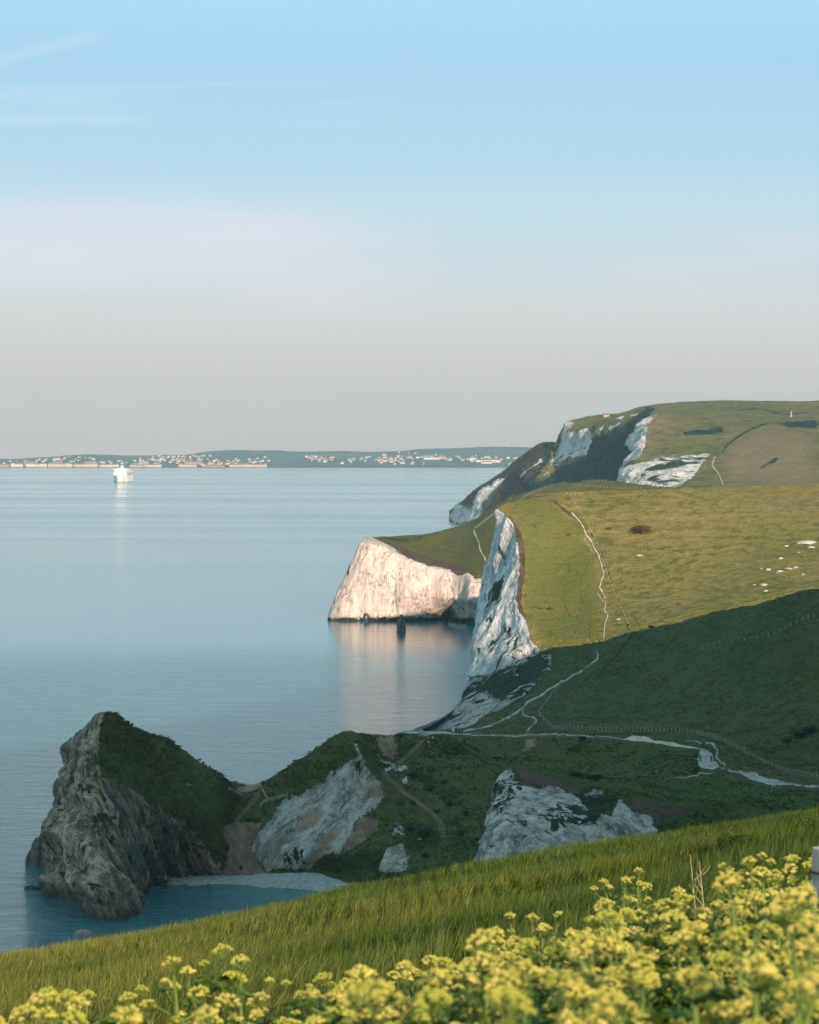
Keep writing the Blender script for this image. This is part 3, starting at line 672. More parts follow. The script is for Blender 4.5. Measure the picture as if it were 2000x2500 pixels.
def headland_disp(p, A, q):
    m = np.clip((A['rock'] - 0.35) * 2, 0, 1)
    w = np.clip((A['chalk'] - 0.3) * 2, 0, 1)
    s = p / 9.0
    wob = 0.8 * fbm(p / 26, 3, 20)
    lean = s[:, 0] * 1.2 + s[:, 2] * 0.55 + 0.4 * s[:, 1] + wob          # steeply dipping beds
    beds = fbm(np.stack([lean, s[:, 1] * 0.15, s[:, 2] * 0.05], 1), 5, 21, ridged=True)
    thin = fbm(np.stack([lean * 3.1, s[:, 1] * 0.4, s[:, 2] * 0.14], 1), 4, 27, ridged=True)
    lump = fbm(p / 14, 6, 22, ridged=True)
    gul = fbm(np.stack([p[:, 0] / 5 - p[:, 2] / 8, p[:, 1] / 24, p[:, 2] / 40], 1), 5, 24, ridged=True)
    veg = fbm(p / 4, 5, 25); knob = fbm(p / 9, 4, 26)
    low = np.clip((14 - p[:, 2]) / 14, 0, 1)
    return m * ((beds - beds.mean()) * 8.5 + (thin - thin.mean()) * 4.2 + (lump - lump.mean()) * 2.0) * (1 + 0.5 * low) * np.clip((47 - p[:, 2]) / 16, 0.3, 1) + (1 - m) * (w * (gul - gul.mean()) * 6.5 + (1 - w) * (veg * 1.3 + knob * 1.3))


patch('headland', R, 400, 820, M_headland, masks={'rock': [(rockA, 9), (Z1([(930, 400), (985, 385), (975, 440), (940, 450)]), 4, 0.9), (Z1([(1080, 480), (1200, 520), (1290, 590), (1240, 620), (1130, 610), (1090, 540)]), 5, 0.85),
      (Z1([(640, 240), (690, 300), (680, 320), (640, 260)]), 3, 0.8), (Z1([(690, 280), (750, 290), (740, 310), (700, 300)]), 3, 0.8)],
      'grassA': [(grassA, 8)], 'chalk': white, 'soil': soilA, 'slab': slab,
      'patch': [(rockA, 4, 0.22), (Z1([(440, 420), (620, 420), (640, 640), (800, 900), (820, 1060), (640, 1080), (620, 800), (460, 700)]), 20, 0.42), (Z2([(880, 400), (1000, 460), (1000, 520), (930, 500)]), 5, 0.6), (Z2([(300, 980), (600, 900), (640, 1040), (400, 1040)]), 6, 0.3),
                (Z2([(110, 990), (370, 1000), (360, 1070), (180, 1060)]), 5, 0.3)],
      'scrub': [(Z2([(1110, 780), (1250, 740), (1430, 780), (1440, 930), (1250, 960), (1200, 860)]), 12, 0.8), (Z2([(1210, 420), (1400, 430), (1560, 560), (1640, 700), (1450, 700), (1300, 580), (1200, 480)]), 20, 0.65),
                (Z2([(650, 1030), (770, 900), (820, 960), (980, 900), (1080, 960), (1040, 1060), (780, 1065)]), 8, 0.75), (Z3([(620, 490), (740, 430), (780, 445), (700, 500)]), 6, 0.7), (Z3([(1000, 470), (1200, 475), (1210, 560), (1000, 600), (900, 590)]), 10, 0.55),
                (Z2([(1290, 240), (1725, 240), (1725, 420), (1400, 420), (1300, 330)]), 14, 0.52)]},
      masksub=[('rock', 'grassA'), ('slab', 'grassA')], disp=headland_disp, back=[(70, 0.0, -4), (25, 0.55, 0)])

# chalk buttress in front of the valley
R = [
    [(1262, 1900, 690), (1230, 1902, 655), (1238, 1888, 650), (1262, 1877, 652), (1320, 1874, 656), (1420, 1887, 664), (1520, 1900, 675), (1640, 1899, 708), (1730, 1897, 742), (1870, 1925, 727), (2060, 1955, 700)],
    [(1255, 1930, 690), (1206, 1935, 632), (1216, 1925, 630), (1246, 1910, 632), (1330, 1912, 634), (1420, 1925, 638), (1520, 1935, 642), (1640, 1935, 662), (1760, 1938, 690), (1880, 1960, 690), (2060, 1985, 670)],
    [(1252, 1945, 688), (1200, 1950, 628), (1210, 1945, 624), (1242, 1932, 624), (1330, 1938, 625), (1420, 1948, 628), (1520, 1955, 632), (1640, 1958, 645), (1760, 1962, 660), (1880, 1980, 668), (2060, 2000, 650)],
    [(1248, 2000, 685), (1186, 2000, 618), (1202, 2000, 612), (1240, 1995, 610), (1325, 1995, 612), (1420, 2000, 615), (1520, 2005, 618), (1640, 2010, 630), (1760, 2015, 640), (1880, 2030, 640), (2060, 2040, 630)],
    [(1242, 2075, 680), (1168, 2075, 608), (1196, 2075, 602), (1240, 2075, 601), (1330, 2075, 602), (1420, 2075, 605), (1520, 2075, 610), (1640, 2080, 612), (1760, 2080, 615), (1880, 2090, 615), (2060, 2100, 600)],
    [(1240, 2330, 660), (1160, 2440, 588), (1190, 2470, 580), (1240, 2480, 578), (1330, 2480, 578), (1420, 2480, 580), (1520, 2460, 585), (1640, 2440, 590), (1760, 2440, 590), (1880, 2440, 585), (2060, 2460, 580)],
]
butt = Z3([(300, 910), (310, 820), (328, 700), (372, 640), (395, 590), (430, 585), (470, 640), (560, 640), (590, 640), (640, 650), (720, 690), (770, 655), (815, 655), (800, 720), (770, 760), (850, 760), (890, 680), (940, 740), (1020, 760), (1060, 900), (280, 960)])
patch('chalk_buttress', R, 240, 460, M_prom, masks={'chalk': [(butt, 5)], 'core': [(butt, 8)],
      'soil': [(Z3([(395, 595), (430, 570), (540, 580), (700, 620), (740, 640), (720, 690), (600, 650), (480, 660), (420, 700), (330, 720)]), 7, 0.85), (Z3([(860, 700), (960, 680), (1180, 720), (1180, 750), (1020, 790), (900, 720)]), 8, 0.85)],
      'patch': [(Z3([(540, 720), (720, 690), (800, 720), (720, 820), (560, 860)]), 10, 0.5), (Z3([(320, 600), (480, 600), (440, 720), (330, 780)]), 10, 0.5), (Z3([(700, 680), (880, 660), (860, 700), (780, 800), (700, 810), (740, 740)]), 6, 0.8), (butt, 6, 0.14)],
      'scrub': [(Z3([(620, 580), (700, 560), (800, 560), (880, 600), (860, 620), (700, 600)]), 7, 0.75), (('line', Z3([(1000, 620), (1120, 650), (1180, 665)]), 4), 5, 0.7), (Z3([(1240, 690), (1400, 700), (1500, 690), (1500, 720), (1280, 730)]), 6, 0.65)]},
      extend=260, disp=rock_disp(4.0, 0.8, 11, 0.5, ('chalk',), seed=31), back=[(30, 0.3, 0)])

# shingle beach of the cove
M_beach = simple('pale shingle', (0.30, 0.31, 0.30), 0.95, 0.1, 0.45, 0.9, local=False)
R = [[(378, 2140, 762), (430, 2128, 765), (527, 2126, 767), (600, 2124, 768), (670, 2112, 768), (743, 2110, 768), (830, 2116, 762), (900, 2120, 758)],
     [(380, 2150, 749), (430, 2143, 753), (527, 2141, 754), (600, 2140, 754), (670, 2130, 758), (743, 2130, 757), (820, 2140, 752), (890, 2150, 748)],
     [(384, 2160, 743.4), (430, 2161, 742.7), (500, 2161, 742.7), (560, 2157, 745.4), (640, 2165, 740), (720, 2169, 737), (820, 2185, 727), (900, 2200, 717)],
     [(386, 2175, 738), (430, 2176, 737), (500, 2178, 736), (560, 2175, 738), (640, 2183, 733), (720, 2190, 729), (820, 2210, 716), (900, 2230, 706)]]
patch('cove_beach', R, 40, 200, M_beach, disp=lambda p, A, q: 0.5 * fbm(p / 4, 4, 41) + 0.3 * fbm(p / 1.2, 3, 42))

# ================================================================== BIG HILL out of view to the right, its crest shaped to shade the valley
def smooth(t):
    t = np.clip(t, 0, 1); return t * t * (3 - 2 * t)


gx, gy = np.meshgrid(np.linspace(30, 900, 240), np.linspace(40, 1250, 260))
crest = 118 + 0.225 * (gy - 200)
top = np.interp(gy, [40, 72, 108, 200, 330, 500, 640, 705, 745, 790, 930, 1050], [20, 90, 214, 226, 216, 206, 200, 194, 160, 120, 66, 22])
wl = np.interp(gy, [100, 400, 900], [50, 62, 85])
side = np.where(gx < crest, wl, 260.0)
hz = 12 + (top - 12) * np.exp(-((gx - crest) / side) ** 2)
P = np.stack([gx, gy, hz], -1).reshape(-1, 3)
keep = 6 * fbm(P / 60, 4, 51)
P[:, 2] += keep - 2
inside = P[:, 0] < 0.140 * P[:, 1] + 3
P[inside, 2] = np.minimum(P[inside, 2], -5)
idx = np.arange(gx.size).reshape(gx.shape)
f = np.stack([idx[:-1, :-1], idx[:-1, 1:], idx[1:, 1:], idx[1:, :-1]], -1).reshape(-1, 4)
o = link('big_hill', np_mesh('big_hill', P, f, M_hill, True)); o['kind'] = 'structure'

# ================================================================== FOREGROUND SLOPE
def ground_z(x, y):
    x = np.asarray(x, float); y = np.asarray(y, float)
    px = 1000 + F * x / np.maximum(y, 3.0)
    pxc = np.clip(px, -400, 2400)
    d = 1.15 + 0.126 * y - 0.178 * np.clip(x, -40, 40)
    cor = np.interp(pxc, [-400, 0, 200, 400, 580, 670, 754, 860, 1000, 1160, 1290, 1435, 1580, 1754, 2000, 2400], [30, 8, 12, 16, 14, 5, 0, -10, -4, -12, -10, -8, -4, 0, 4, 30])
    d = d + (cor - 11) * np.minimum(y, 50) / F * smooth((y - 12) / 30)
    brow = 46.0
    over = np.maximum(y - brow, 0)
    d = d + 0.0042 * np.minimum(over, 40) ** 2 + 0.336 * np.maximum(over - 40, 0)
    p = np.stack([x.ravel(), y.ravel(), np.zeros(x.size)], 1)
    n = (0.35 * fbm(p / 5.0, 3, 61) + 0.16 * fbm(p / 1.6, 3, 62)).reshape(x.shape)
    return H - d + n * smooth((y - 6) / 14)


ys = np.concatenate([np.linspace(-30, 4, 12), np.linspace(4.5, 70, 170), np.linspace(74, 620, 70)])
xs = np.linspace(-1, 1, 120)
gy = np.repeat(ys[:, None], 120, 1)
gx = np.sign(xs)[None, :] * np.abs(xs)[None, :] ** 1.6 * (30 + np.abs(gy) * 0.35)
gz = np.maximum(ground_z(gx, gy), -5)
P = np.stack([gx, gy, gz], -1).reshape(-1, 3)
idx = np.arange(gx.size).reshape(gx.shape)
f = np.stack([idx[:-1, :-1], idx[:-1, 1:], idx[1:, 1:], idx[1:, :-1]], -1).reshape(-1, 4)
t = NT('turf floor')
c = t.mix(t.step(t.noise(1.5, 5, 0.6), 0.4, 0.6), (0.05, 0.055, 0.015), (0.085, 0.075, 0.022))
M_turf = t.bsdf(c, 0.95, t.bump(t.noise(18, 4, 0.7), 0.8, 0.05), spec=0.05)
o = link('grass_slope', np_mesh('grass_slope', P, f, M_turf, True)); o['kind'] = 'structure'

# ================================================================== SEA
t = NT('sea water')
geo = t.pos()
sep = t.node('ShaderNodeSeparateXYZ'); t.l.new(geo, sep.inputs[0])
swell = t.noise(1.0, 7, 0.68, vec=t.mapped((0.05, 0.085, 1), (0, 0, 0.12)), dist=0.5)
rip = t.noise(1.0, 5, 0.65, vec=t.mapped((0.13, 0.34, 1), (0, 0, -0.2)), dist=0.6)
# calm slicks and ruffled bands lying across the bay
band = t.noise(1.0, 5, 0.58, vec=t.mapped((0.00035, 0.0030, 1), (0, 0, 0.10)), dist=0.4)
band2 = t.noise(1.0, 5, 0.6, vec=t.mapped((0.0016, 0.0085, 1), (0, 0, -0.12)), dist=0.6)
sepb = t.node('ShaderNodeSeparateXYZ'); t.l.new(t.pos(), sepb.inputs[0])
bm = t.step(t.math('ADD', t.math('MULTIPLY', band, 0.75), t.math('MULTIPLY', band2, 0.25)), 0.47, 0.56)
bm = t.mix(t.rng(sepb.outputs[1], 2200, 4500, 0.0, 1.0), (0.62, 0.62, 0.62), bm)
crv = t.node('ShaderNodeValToRGB')
el = crv.color_ramp.elements; crv.color_ramp.interpolation = 'EASE'
while len(el) < 5: el.new(.5)
for e_, (yy, vv) in zip(el, [(600, 0.75), (1000, 0.60), (1300, 0.36), (1640, 0.04), (6000, 0.13)]):
    e_.position = yy / 6000; e_.color = (vv, vv, vv, 1)
t.l.new(t.rng(sep.outputs[1], 0, 6000, 0, 1), crv.inputs[0])
amp = t.math('MULTIPLY', crv.outputs[0], t.rng(bm, 0, 1, 0.75, 1.15))
hgt = t.math('ADD', t.math('MULTIPLY', swell, 1.0), t.math('MULTIPLY', rip, 0.4))
bmp = t.node('ShaderNodeBump')
t.l.new(t.math('MULTIPLY', hgt, amp), bmp.inputs['Height'])
bmp.inputs['Strength'].default_value = 1.0; bmp.inputs['Distance'].default_value = SEA_BUMP
ro = t.rng(bm, 0, 1, SEA_R0, SEA_R1)
M_sea = t.bsdf((0.010, 0.122, 0.152), ro, bmp.outputs[0], spec=0.5, IOR=1.333)
xs = np.array([-9000, -6000, -1500, -500, 0, 500, 1500, 6000, 9000.0]); ys = np.array([-1000, 0, 500, 1000, 2000, 4000, 8000, 12000, 15000.0])
gx, gy = np.meshgrid(xs, ys)
idx = np.arange(gx.size).reshape(gx.shape)
f = np.stack([idx[:-1, :-1], idx[:-1, 1:], idx[1:, 1:], idx[1:, :-1]], -1).reshape(-1, 4)
o = link('sea', np_mesh('sea', np.stack([gx, gy, gx * 0], -1).reshape(-1, 3), f, M_sea, True)); o['kind'] = 'structure'

# ================================================================== HAZE
t = NT('haze')
pv = t.node('ShaderNodeVolumePrincipled')
pv.inputs['Color'].default_value = (0.60, 0.87, 1.0, 1); pv.inputs['Density'].default_value = HAZE; pv.inputs['Anisotropy'].default_value = 0.0
t.l.new(pv.outputs[0], t.out.inputs['Volume'])
mb = MB(); mb.box(-9100, 9100, -1100, 15100, -8.5, 256)
hz_o = mb.obj('haze', t.mat); hz_o['kind'] = 'stuff'

# ================================================================== LIGHT, SKY, CAMERA
to_sun = Vector((math.sin(SUN_A) * math.cos(SUN_E), -math.cos(SUN_A) * math.cos(SUN_E), math.sin(SUN_E)))
L = bpy.data.lights.new('sun', 'SUN'); L.energy = SUN_S; L.angle = math.radians(0.5); L.color = (1.0, 0.75, 0.55)
so = bpy.data.objects.new('sun', L); COL.objects.link(so); so.rotation_euler = (-to_sun).to_track_quat('-Z', 'Y').to_euler(); so.location = (300, -300, 400)

w = bpy.data.worlds.new('World'); sc.world = w; w.use_nodes = True
nt = w.node_tree; nt.nodes.clear()
N = lambda typ, **k: (lambda n: ([setattr(n, a, b) for a, b in k.items()], n)[1])(nt.nodes.new(typ))
out = N('ShaderNodeOutputWorld'); bg = N('ShaderNodeBackground'); nt.links.new(bg.outputs[0], out.inputs[0])
tc = N('ShaderNodeTexCoord')
sepw = N('ShaderNodeSeparateXYZ'); nt.links.new(tc.outputs['Generated'], sepw.inputs[0])
elev = N('ShaderNodeMath', operation='ARCSINE'); nt.links.new(sepw.outputs[2], elev.inputs[0])


def mrange(val, a, b, c, d, smoothst=False):
    m = N('ShaderNodeMapRange'); m.interpolation_type = 'SMOOTHSTEP' if smoothst else 'LINEAR'
    nt.links.new(val, m.inputs['Value'])
    for k, v in zip(('From Min', 'From Max', 'To Min', 'To Max'), (a, b, c, d)): m.inputs[k].default_value = v
    return m.outputs['Result']


def s2l(c):
    return tuple(((x / 255) / 12.92 if x / 255 <= 0.04045 else ((x / 255 + 0.055) / 1.055) ** 2.4) for x in c)


ramp = N('ShaderNodeValToRGB'); ramp.color_ramp.interpolation = 'EASE'
stops = SKY_STOPS
cr = ramp.color_ramp
while len(cr.elements) < len(stops): cr.elements.new(0.5)
for e, (deg, c) in zip(cr.elements, stops):
    e.position = deg / 90.0; e.color = (*s2l(c), 1)
nt.links.new(mrange(elev.outputs[0], 0, math.pi / 2, 0, 1), ramp.inputs[0])
# thin high cloud, drawn out along the horizon
azim = N('ShaderNodeMath', operation='ARCTAN2'); nt.links.new(sepw.outputs[0], azim.inputs[0]); nt.links.new(sepw.outputs[1], azim.inputs[1])
comb = N('ShaderNodeCombineXYZ'); nt.links.new(azim.outputs[0], comb.inputs[0]); nt.links.new(elev.outputs[0], comb.inputs[1])


def wnoise(sx, sy, rot, loc, detail=5, rough=0.55, dist=0.3):
    m = N('ShaderNodeMapping'); nt.links.new(comb.outputs[0], m.inputs[0])
    m.inputs['Scale'].default_value = (sx, sy, 1); m.inputs['Rotation'].default_value = (0, 0, rot); m.inputs['Location'].default_value = loc
    n = N('ShaderNodeTexNoise'); nt.links.new(m.outputs[0], n.inputs['Vector']); n.inputs['Scale'].default_value = 1
    n.inputs['Detail'].default_value = detail; n.inputs['Roughness'].default_value = rough; n.inputs['Distortion'].default_value = dist
    return n.outputs['Fac']


def wm(op, a, b):
    m = N('ShaderNodeMath', operation=op); m.use_clamp = False
    for s, v in zip(m.inputs, (a, b)):
        if isinstance(v, (int, float)): s.default_value = v
        else: nt.links.new(v, s)
    return m.outputs[0]


def wmix(fac, a, b):
    m = N('ShaderNodeMix', data_type='RGBA')
    for s, v in zip((m.inputs[0], m.inputs[6], m.inputs[7]), (fac, a, b)):
        if isinstance(v, bpy.types.NodeSocket): nt.links.new(v, s)
        elif isinstance(v, tuple): s.default_value = (*v, 1)
        else: s.default_value = v
    return m.outputs[2]


D2R = math.pi / 180
skyc = ramp.outputs[0]
# lavender cloud bank on the left at about 4 degrees, fading to the right; a wisp on the far right
e_off = wm('ADD', elev.outputs[0], wm('MULTIPLY', wm('SUBTRACT', wnoise(9, 40, 0.0, (3.1, 0.7, 0)), 0.5), 1.3 * D2R))
tilt = wm('ADD', e_off, wm('MULTIPLY', azim.outputs[0], 0.04))
bank = wm('MULTIPLY', mrange(tilt, 1.9 * D2R, 3.2 * D2R, 0, 1, True), mrange(tilt, 4.5 * D2R, 3.6 * D2R, 0, 1, True))
left = mrange(azim.outputs[0], 1.8 * D2R, -3.2 * D2R, 0.0, 1, True)
right = wm('MULTIPLY', mrange(azim.outputs[0], 1.5 * D2R, 6.5 * D2R, 0.0, 0.6, True), mrange(wnoise(14, 90, -0.03, (1.2, 5.1, 0)), 0.4, 0.62, 0.2, 1.0, True))
bfac = wm('MULTIPLY', wm('MULTIPLY', bank, mrange(wnoise(12, 60, 0.02, (7.1, 3.7, 0), 6, 0.6), 0.25, 0.6, 0.45, 1.0, True)), wm('MULTIPLY', wm('ADD', left, right), 0.62))
skyc = wmix(bfac, skyc, s2l((232, 229, 240)))
# faint cirrus streaks
ci = mrange(wnoise(5, 70, 0.16, (0.3, 2.2, 0), 6, 0.6, 0.5), 0.56, 0.74, 0, 1, True)
cim = wm('MULTIPLY', ci, wm('MULTIPLY', mrange(elev.outputs[0], 4.6 * D2R, 5.6 * D2R, 0, 1, True), mrange(azim.outputs[0], 5 * D2R, -6 * D2R, 0.06, 0.3, True)))
skyc = wmix(cim, skyc, s2l((220, 236, 248)))


def streak(x0, y0, x1, y1, half, strength):
    """one wisp between two photograph directions given in azimuth / elevation degrees"""
    global skyc
    k = (y1 - y0) / (x1 - x0)
    lin = wm('ADD', wm('MULTIPLY', wm('SUBTRACT', azim.outputs[0], x0 * D2R), k), y0 * D2R)
    d = wm('ABSOLUTE', wm('ADD', wm('SUBTRACT', elev.outputs[0], lin), wm('MULTIPLY', wm('SUBTRACT', wnoise(60, 300, 0, (x0, y0, 0)), 0.5), half * 1.4 * D2R)), 0)
    m = mrange(d, half * D2R, 0.0, 0, 1, True)
    m = wm('MULTIPLY', m, mrange(azim.outputs[0], x1 * D2R, (x1 - 0.9) * D2R, 0, strength, True))
    skyc = wmix(m, skyc, s2l((216, 235, 249)))


streak(-9.5, 6.55, -5.5, 7.6, 0.2, 0.26)
streak(-9.5, 5.85, -4.6, 5.98, 0.18, 0.32)
nish = N('ShaderNodeTexSky'); nish.sky_type = 'NISHITA'; nish.sun_disc = False
nish.sun_elevation = SUN_E; nish.sun_rotation = math.pi - SUN_A; nish.air_density = 1.0; nish.dust_density = 1.2; nish.ozone_density = 1.2
nsc = N('ShaderNodeVectorMath', operation='SCALE'); nt.links.new(nish.outputs[0], nsc.inputs[0]); nsc.inputs['Scale'].default_value = 1.0
# low band: the measured colours of this morning's horizon; above it the physical sky
fac = mrange(elev.outputs[0], 14 * D2R, 60 * D2R, 0, 0.3, True)
hs = N('ShaderNodeVectorMath', operation='SCALE'); nt.links.new(skyc, hs.inputs[0]); hs.inputs['Scale'].default_value = 2 ** -EXPO / NISH
fin = wmix(fac, hs.outputs[0], nsc.outputs[0])
nt.links.new(fin, bg.inputs['Color']); bg.inputs['Strength'].default_value = NISH

cam = bpy.data.cameras.new('camera'); co = bpy.data.objects.new('camera', cam); COL.objects.link(co)
co.location = (0, 0, H); co.rotation_euler = (math.pi / 2, 0, 0)
cam.sensor_fit = 'HORIZONTAL'; cam.sensor_width = 36; cam.lens = 36 * F / 2000
cam.shift_y = -(1250 - Y0) / 2000.0
cam.clip_start = 0.2; cam.clip_end = 80000
cam.dof.use_dof = True; cam.dof.focus_distance = 60; cam.dof.aperture_fstop = 16
sc.camera = co
sc.view_settings.view_transform = 'Standard'; sc.view_settings.look = 'None'; sc.view_settings.gamma = 1; sc.view_settings.exposure = EXPO
sc.view_settings.use_curve_mapping = False
sc.cycles.use_denoising = True
sc.cycles.volume_bounces = 0; sc.cycles.max_bounces = 6; sc.cycles.diffuse_bounces = 3; sc.cycles.glossy_bounces = 3
sc.cycles.use_adaptive_sampling = True; sc.cycles.adaptive_threshold = 0.02

# ================================================================== GRASS OF THE NEAR SLOPE
def build_grass(n, y0, y1, seed, hmul=1.0, wmul=1.0):
    r = np.random.default_rng(seed)
    Y = np.sqrt(r.uniform(y0 ** 2, y1 ** 2, n) * 0.75 + r.uniform(0, 1, n) * 0) if False else r.uniform(0, 1, n)
    # areas widen with distance: sample Y with density proportional to width
    Y = np.sqrt(y0 ** 2 + (y1 ** 2 - y0 ** 2) * Y)
    X = r.uniform(-1, 1, n) * (0.158 * Y + 0.5)
    # tussocks: pull blades towards clump centres
    cx = np.round(X / 0.22 + r.uniform(-0.5, 0.5, n)) * 0.22; cy = np.round(Y / 0.22 + r.uniform(-0.5, 0.5, n)) * 0.22
    hsh = vnoise(np.stack([cx * 7.7, cy * 7.7, np.zeros(n)], 1), 70)
    X = X + (cx + (hsh - 0.5) * 0.2 - X) * 0.45; Y = Y + (cy + (hsh - 0.5) * 0.2 - Y) * 0.45
    p2 = np.stack([X, Y, np.zeros(n)], 1)
    lowf = fbm(p2 / np.array([2.6, 2.0, 1]), 3, 71); mid = fbm(p2 / np.array([0.75, 0.6, 1]), 2, 72)
    big = fbm(p2 / np.array([6.0, 3.5, 1]), 2, 76)
    hgt = (0.33 + 0.34 * lowf + 0.30 * mid) * r.uniform(0.6, 1.25, n) * hmul
    hgt = np.clip(hgt, 0.09, 0.75) * np.interp(Y, [5, 15, 30, 42, 52], [1.0, 0.85, 0.68, 0.5, 0.42])
    hgt = np.where(r.uniform(0, 1, n) < 0.012, hgt * 1.55, hgt)
    Z = ground_z(X, Y) - 0.02
    ang = fbm(p2 / 3.0, 2, 73) * 5.0 + r.normal(0, 0.75, n) + 0.3
    lean = np.clip(0.38 + 0.5 * fbm(p2 / 1.4, 2, 74) + r.normal(0, 0.16, n), 0.03, 1.0)
    fa = r.uniform(0, math.pi, n)
    wd = r.uniform(0.0022, 0.0042, n) * np.interp(Y, [5, 15, 50], [0.9, 1.1, 1.9]) * wmul
    rows = 4
    V = np.zeros((n, rows, 2, 3))
    for k in range(rows):
        s = k / (rows - 1)
        off = hgt * lean * s ** 1.9 * 0.95
        x = X + np.cos(ang) * off; y = Y + np.sin(ang) * off
        z = Z + hgt * (s - 0.28 * lean * s ** 2.2)
        w = wd * (1 - s ** 1.5) + 0.0003
        for j, sg in enumerate((-1, 1)):
            V[:, k, j, 0] = x + sg * w * np.cos(fa); V[:, k, j, 1] = y + sg * w * np.sin(fa); V[:, k, j, 2] = z
    base = (np.arange(n) * rows * 2)[:, None]
    q = []
    for k in range(rows - 1):
        a = 2 * k
        q.append(base + np.array([[a, a + 1, a + 3, a + 2]]))
    faces = np.stack(q, 1).reshape(-1, 4)
    me = np_mesh('grass', V.reshape(-1, 3), faces, M_grass, smooth=True)
    tone = np.clip(0.37 + 0.6 * big + 0.5 * lowf + 0.3 * mid + r.normal(0, 0.17, n) - 0.19 * np.clip(X / (0.135 * Y), -1, 1), 0, 1)
    attr(me, 'tone', np.repeat(tone, rows * 2))
    return me


t = NT('grass blade')
rmp = t.node('ShaderNodeValToRGB'); e = rmp.color_ramp
while len(e.elements) < 4: e.elements.new(0.5)
for el, (ps, c) in zip(e.elements, [(0.0, (0.026, 0.055, 0.009)), (0.36, (0.070, 0.110, 0.016)), (0.72, (0.155, 0.17, 0.026)), (1.0, (0.34, 0.28, 0.08))]):
    el.position = ps; el.color = (*c, 1)
t.l.new(t.attr('tone'), rmp.inputs[0])
bs = t.node('ShaderNodeBsdfPrincipled'); t.l.new(rmp.outputs[0], bs.inputs['Base Color']); bs.inputs['Roughness'].default_value = 0.6; bs.inputs['Specular IOR Level'].default_value = 0.15
tr = t.node('ShaderNodeBsdfTranslucent'); t.l.new(rmp.outputs[0], tr.inputs[0])
mx = t.node('ShaderNodeMixShader'); mx.inputs[0].default_value = 0.25
t.l.new(bs.outputs[0], mx.inputs[1]); t.l.new(tr.outputs[0], mx.inputs[2]); t.l.new(mx.outputs[0], t.out.inputs['Surface'])
M_grass = t.mat
o = link('grass', build_grass(GRASS_N, 5.0, 60.0, 3)); o['kind'] = 'stuff'; o['label'] = 'long green and straw-tipped grass covering the near slope'

# ================================================================== FLOWERING PLANTS
M_stem = simple('plant stem', (0.11, 0.16, 0.03), 0.6, 0.2, 0.25, 12)
M_leaf = simple('plant leaf', (0.060, 0.105, 0.016), 0.6, 0.12, 0.4, 14)
t = NT('yellow floret')
c = t.mix(t.rng(t.noise(26, 3, 0.6, vec=t.objpos()), 0.3, 0.7, 0, 1), (0.25, 0.28, 0.04), (0.72, 0.61, 0.17))
oi = t.node('ShaderNodeObjectInfo')
c = t.mix(t.rng(oi.outputs['Random'], 0.35, 1, 0, 0.75), c, (0.30, 0.36, 0.045))
M_flower = t.bsdf(c, 0.8, spec=0.1)


def head_mesh(seed, rad=0.036):
    r = random.Random(seed); m = MB()
    n = r.randint(15, 20)
    for i in range(n):
        a = i * 2.39996 + r.uniform(-0.3, 0.3); q = math.sqrt((i + 0.5) / n)
        x, y = rad * q * math.cos(a), rad * q * math.sin(a)
        z = rad * (0.55 - 0.62 * q * q) + r.uniform(-0.003, 0.003)
        m.tube([(0, 0, -rad * 0.75), (x * 0.6, y * 0.6, -rad * 0.25 + z * 0.3), (x, y, z - 0.004)], 0.0009, 3, m=1, cap=False)
        k = r.randint(11, 15); R0 = rad * r.uniform(0.17, 0.23)
        for j in range(k):
            aa = j * 2.39996 + r.uniform(-.4, .4); qq = math.sqrt((j + 0.5) / k)
            fx, fy = x + R0 * qq * math.cos(aa), y + R0 * qq * math.sin(aa); fz = z + R0 * (0.75 - 0.8 * qq * qq) + r.uniform(-.001, .001)
            s = r.uniform(0.0015, 0.0026)
            m.add([(fx - s, fy, fz), (fx, fy - s, fz), (fx + s, fy, fz), (fx, fy + s, fz), (fx, fy, fz + s), (fx, fy, fz - s)],
                  [(0, 1, 4), (1, 2, 4), (2, 3, 4), (3, 0, 4), (1, 0, 5), (2, 1, 5), (3, 2, 5), (0, 3, 5)], 0)
    return m.mesh('flower_head', [M_flower, M_stem])


HEADS = [head_mesh(100 + i, [0.026, 0.022, 0.029, 0.024, 0.018][i]) for i in range(5)]


def leaf_add(m, o, d, size, r):
    """a glossy three-lobed leaf"""
    o = Vector(o); d = Vector(d).normalized()
    s = d.cross(Vector((0, 0, 1))).normalized(); u = s.cross(d)
    for ang in (-0.95, 0, 0.95):
        dd = (d * math.cos(ang) + s * math.sin(ang)).normalized(); ss = dd.cross(u).normalized()
        L = size * (1.0 if ang == 0 else 0.8); wv = L * 0.36
        pts = [o + dd * (0.12 * L), o + dd * (0.42 * L) + ss * wv + u * 0.008, o + dd * (0.75 * L) + ss * wv * 0.7 - u * 0.004, o + dd * L - u * 0.1 * L,
               o + dd * (0.75 * L) - ss * wv * 0.7 - u * 0.004, o + dd * (0.42 * L) - ss * wv + u * 0.008, o + dd * (0.5 * L) - u * 0.012]
        m.add(pts, [(0, 1, 6), (1, 2, 6), (2, 3, 6), (3, 4, 6), (4, 5, 6), (5, 0, 6)])


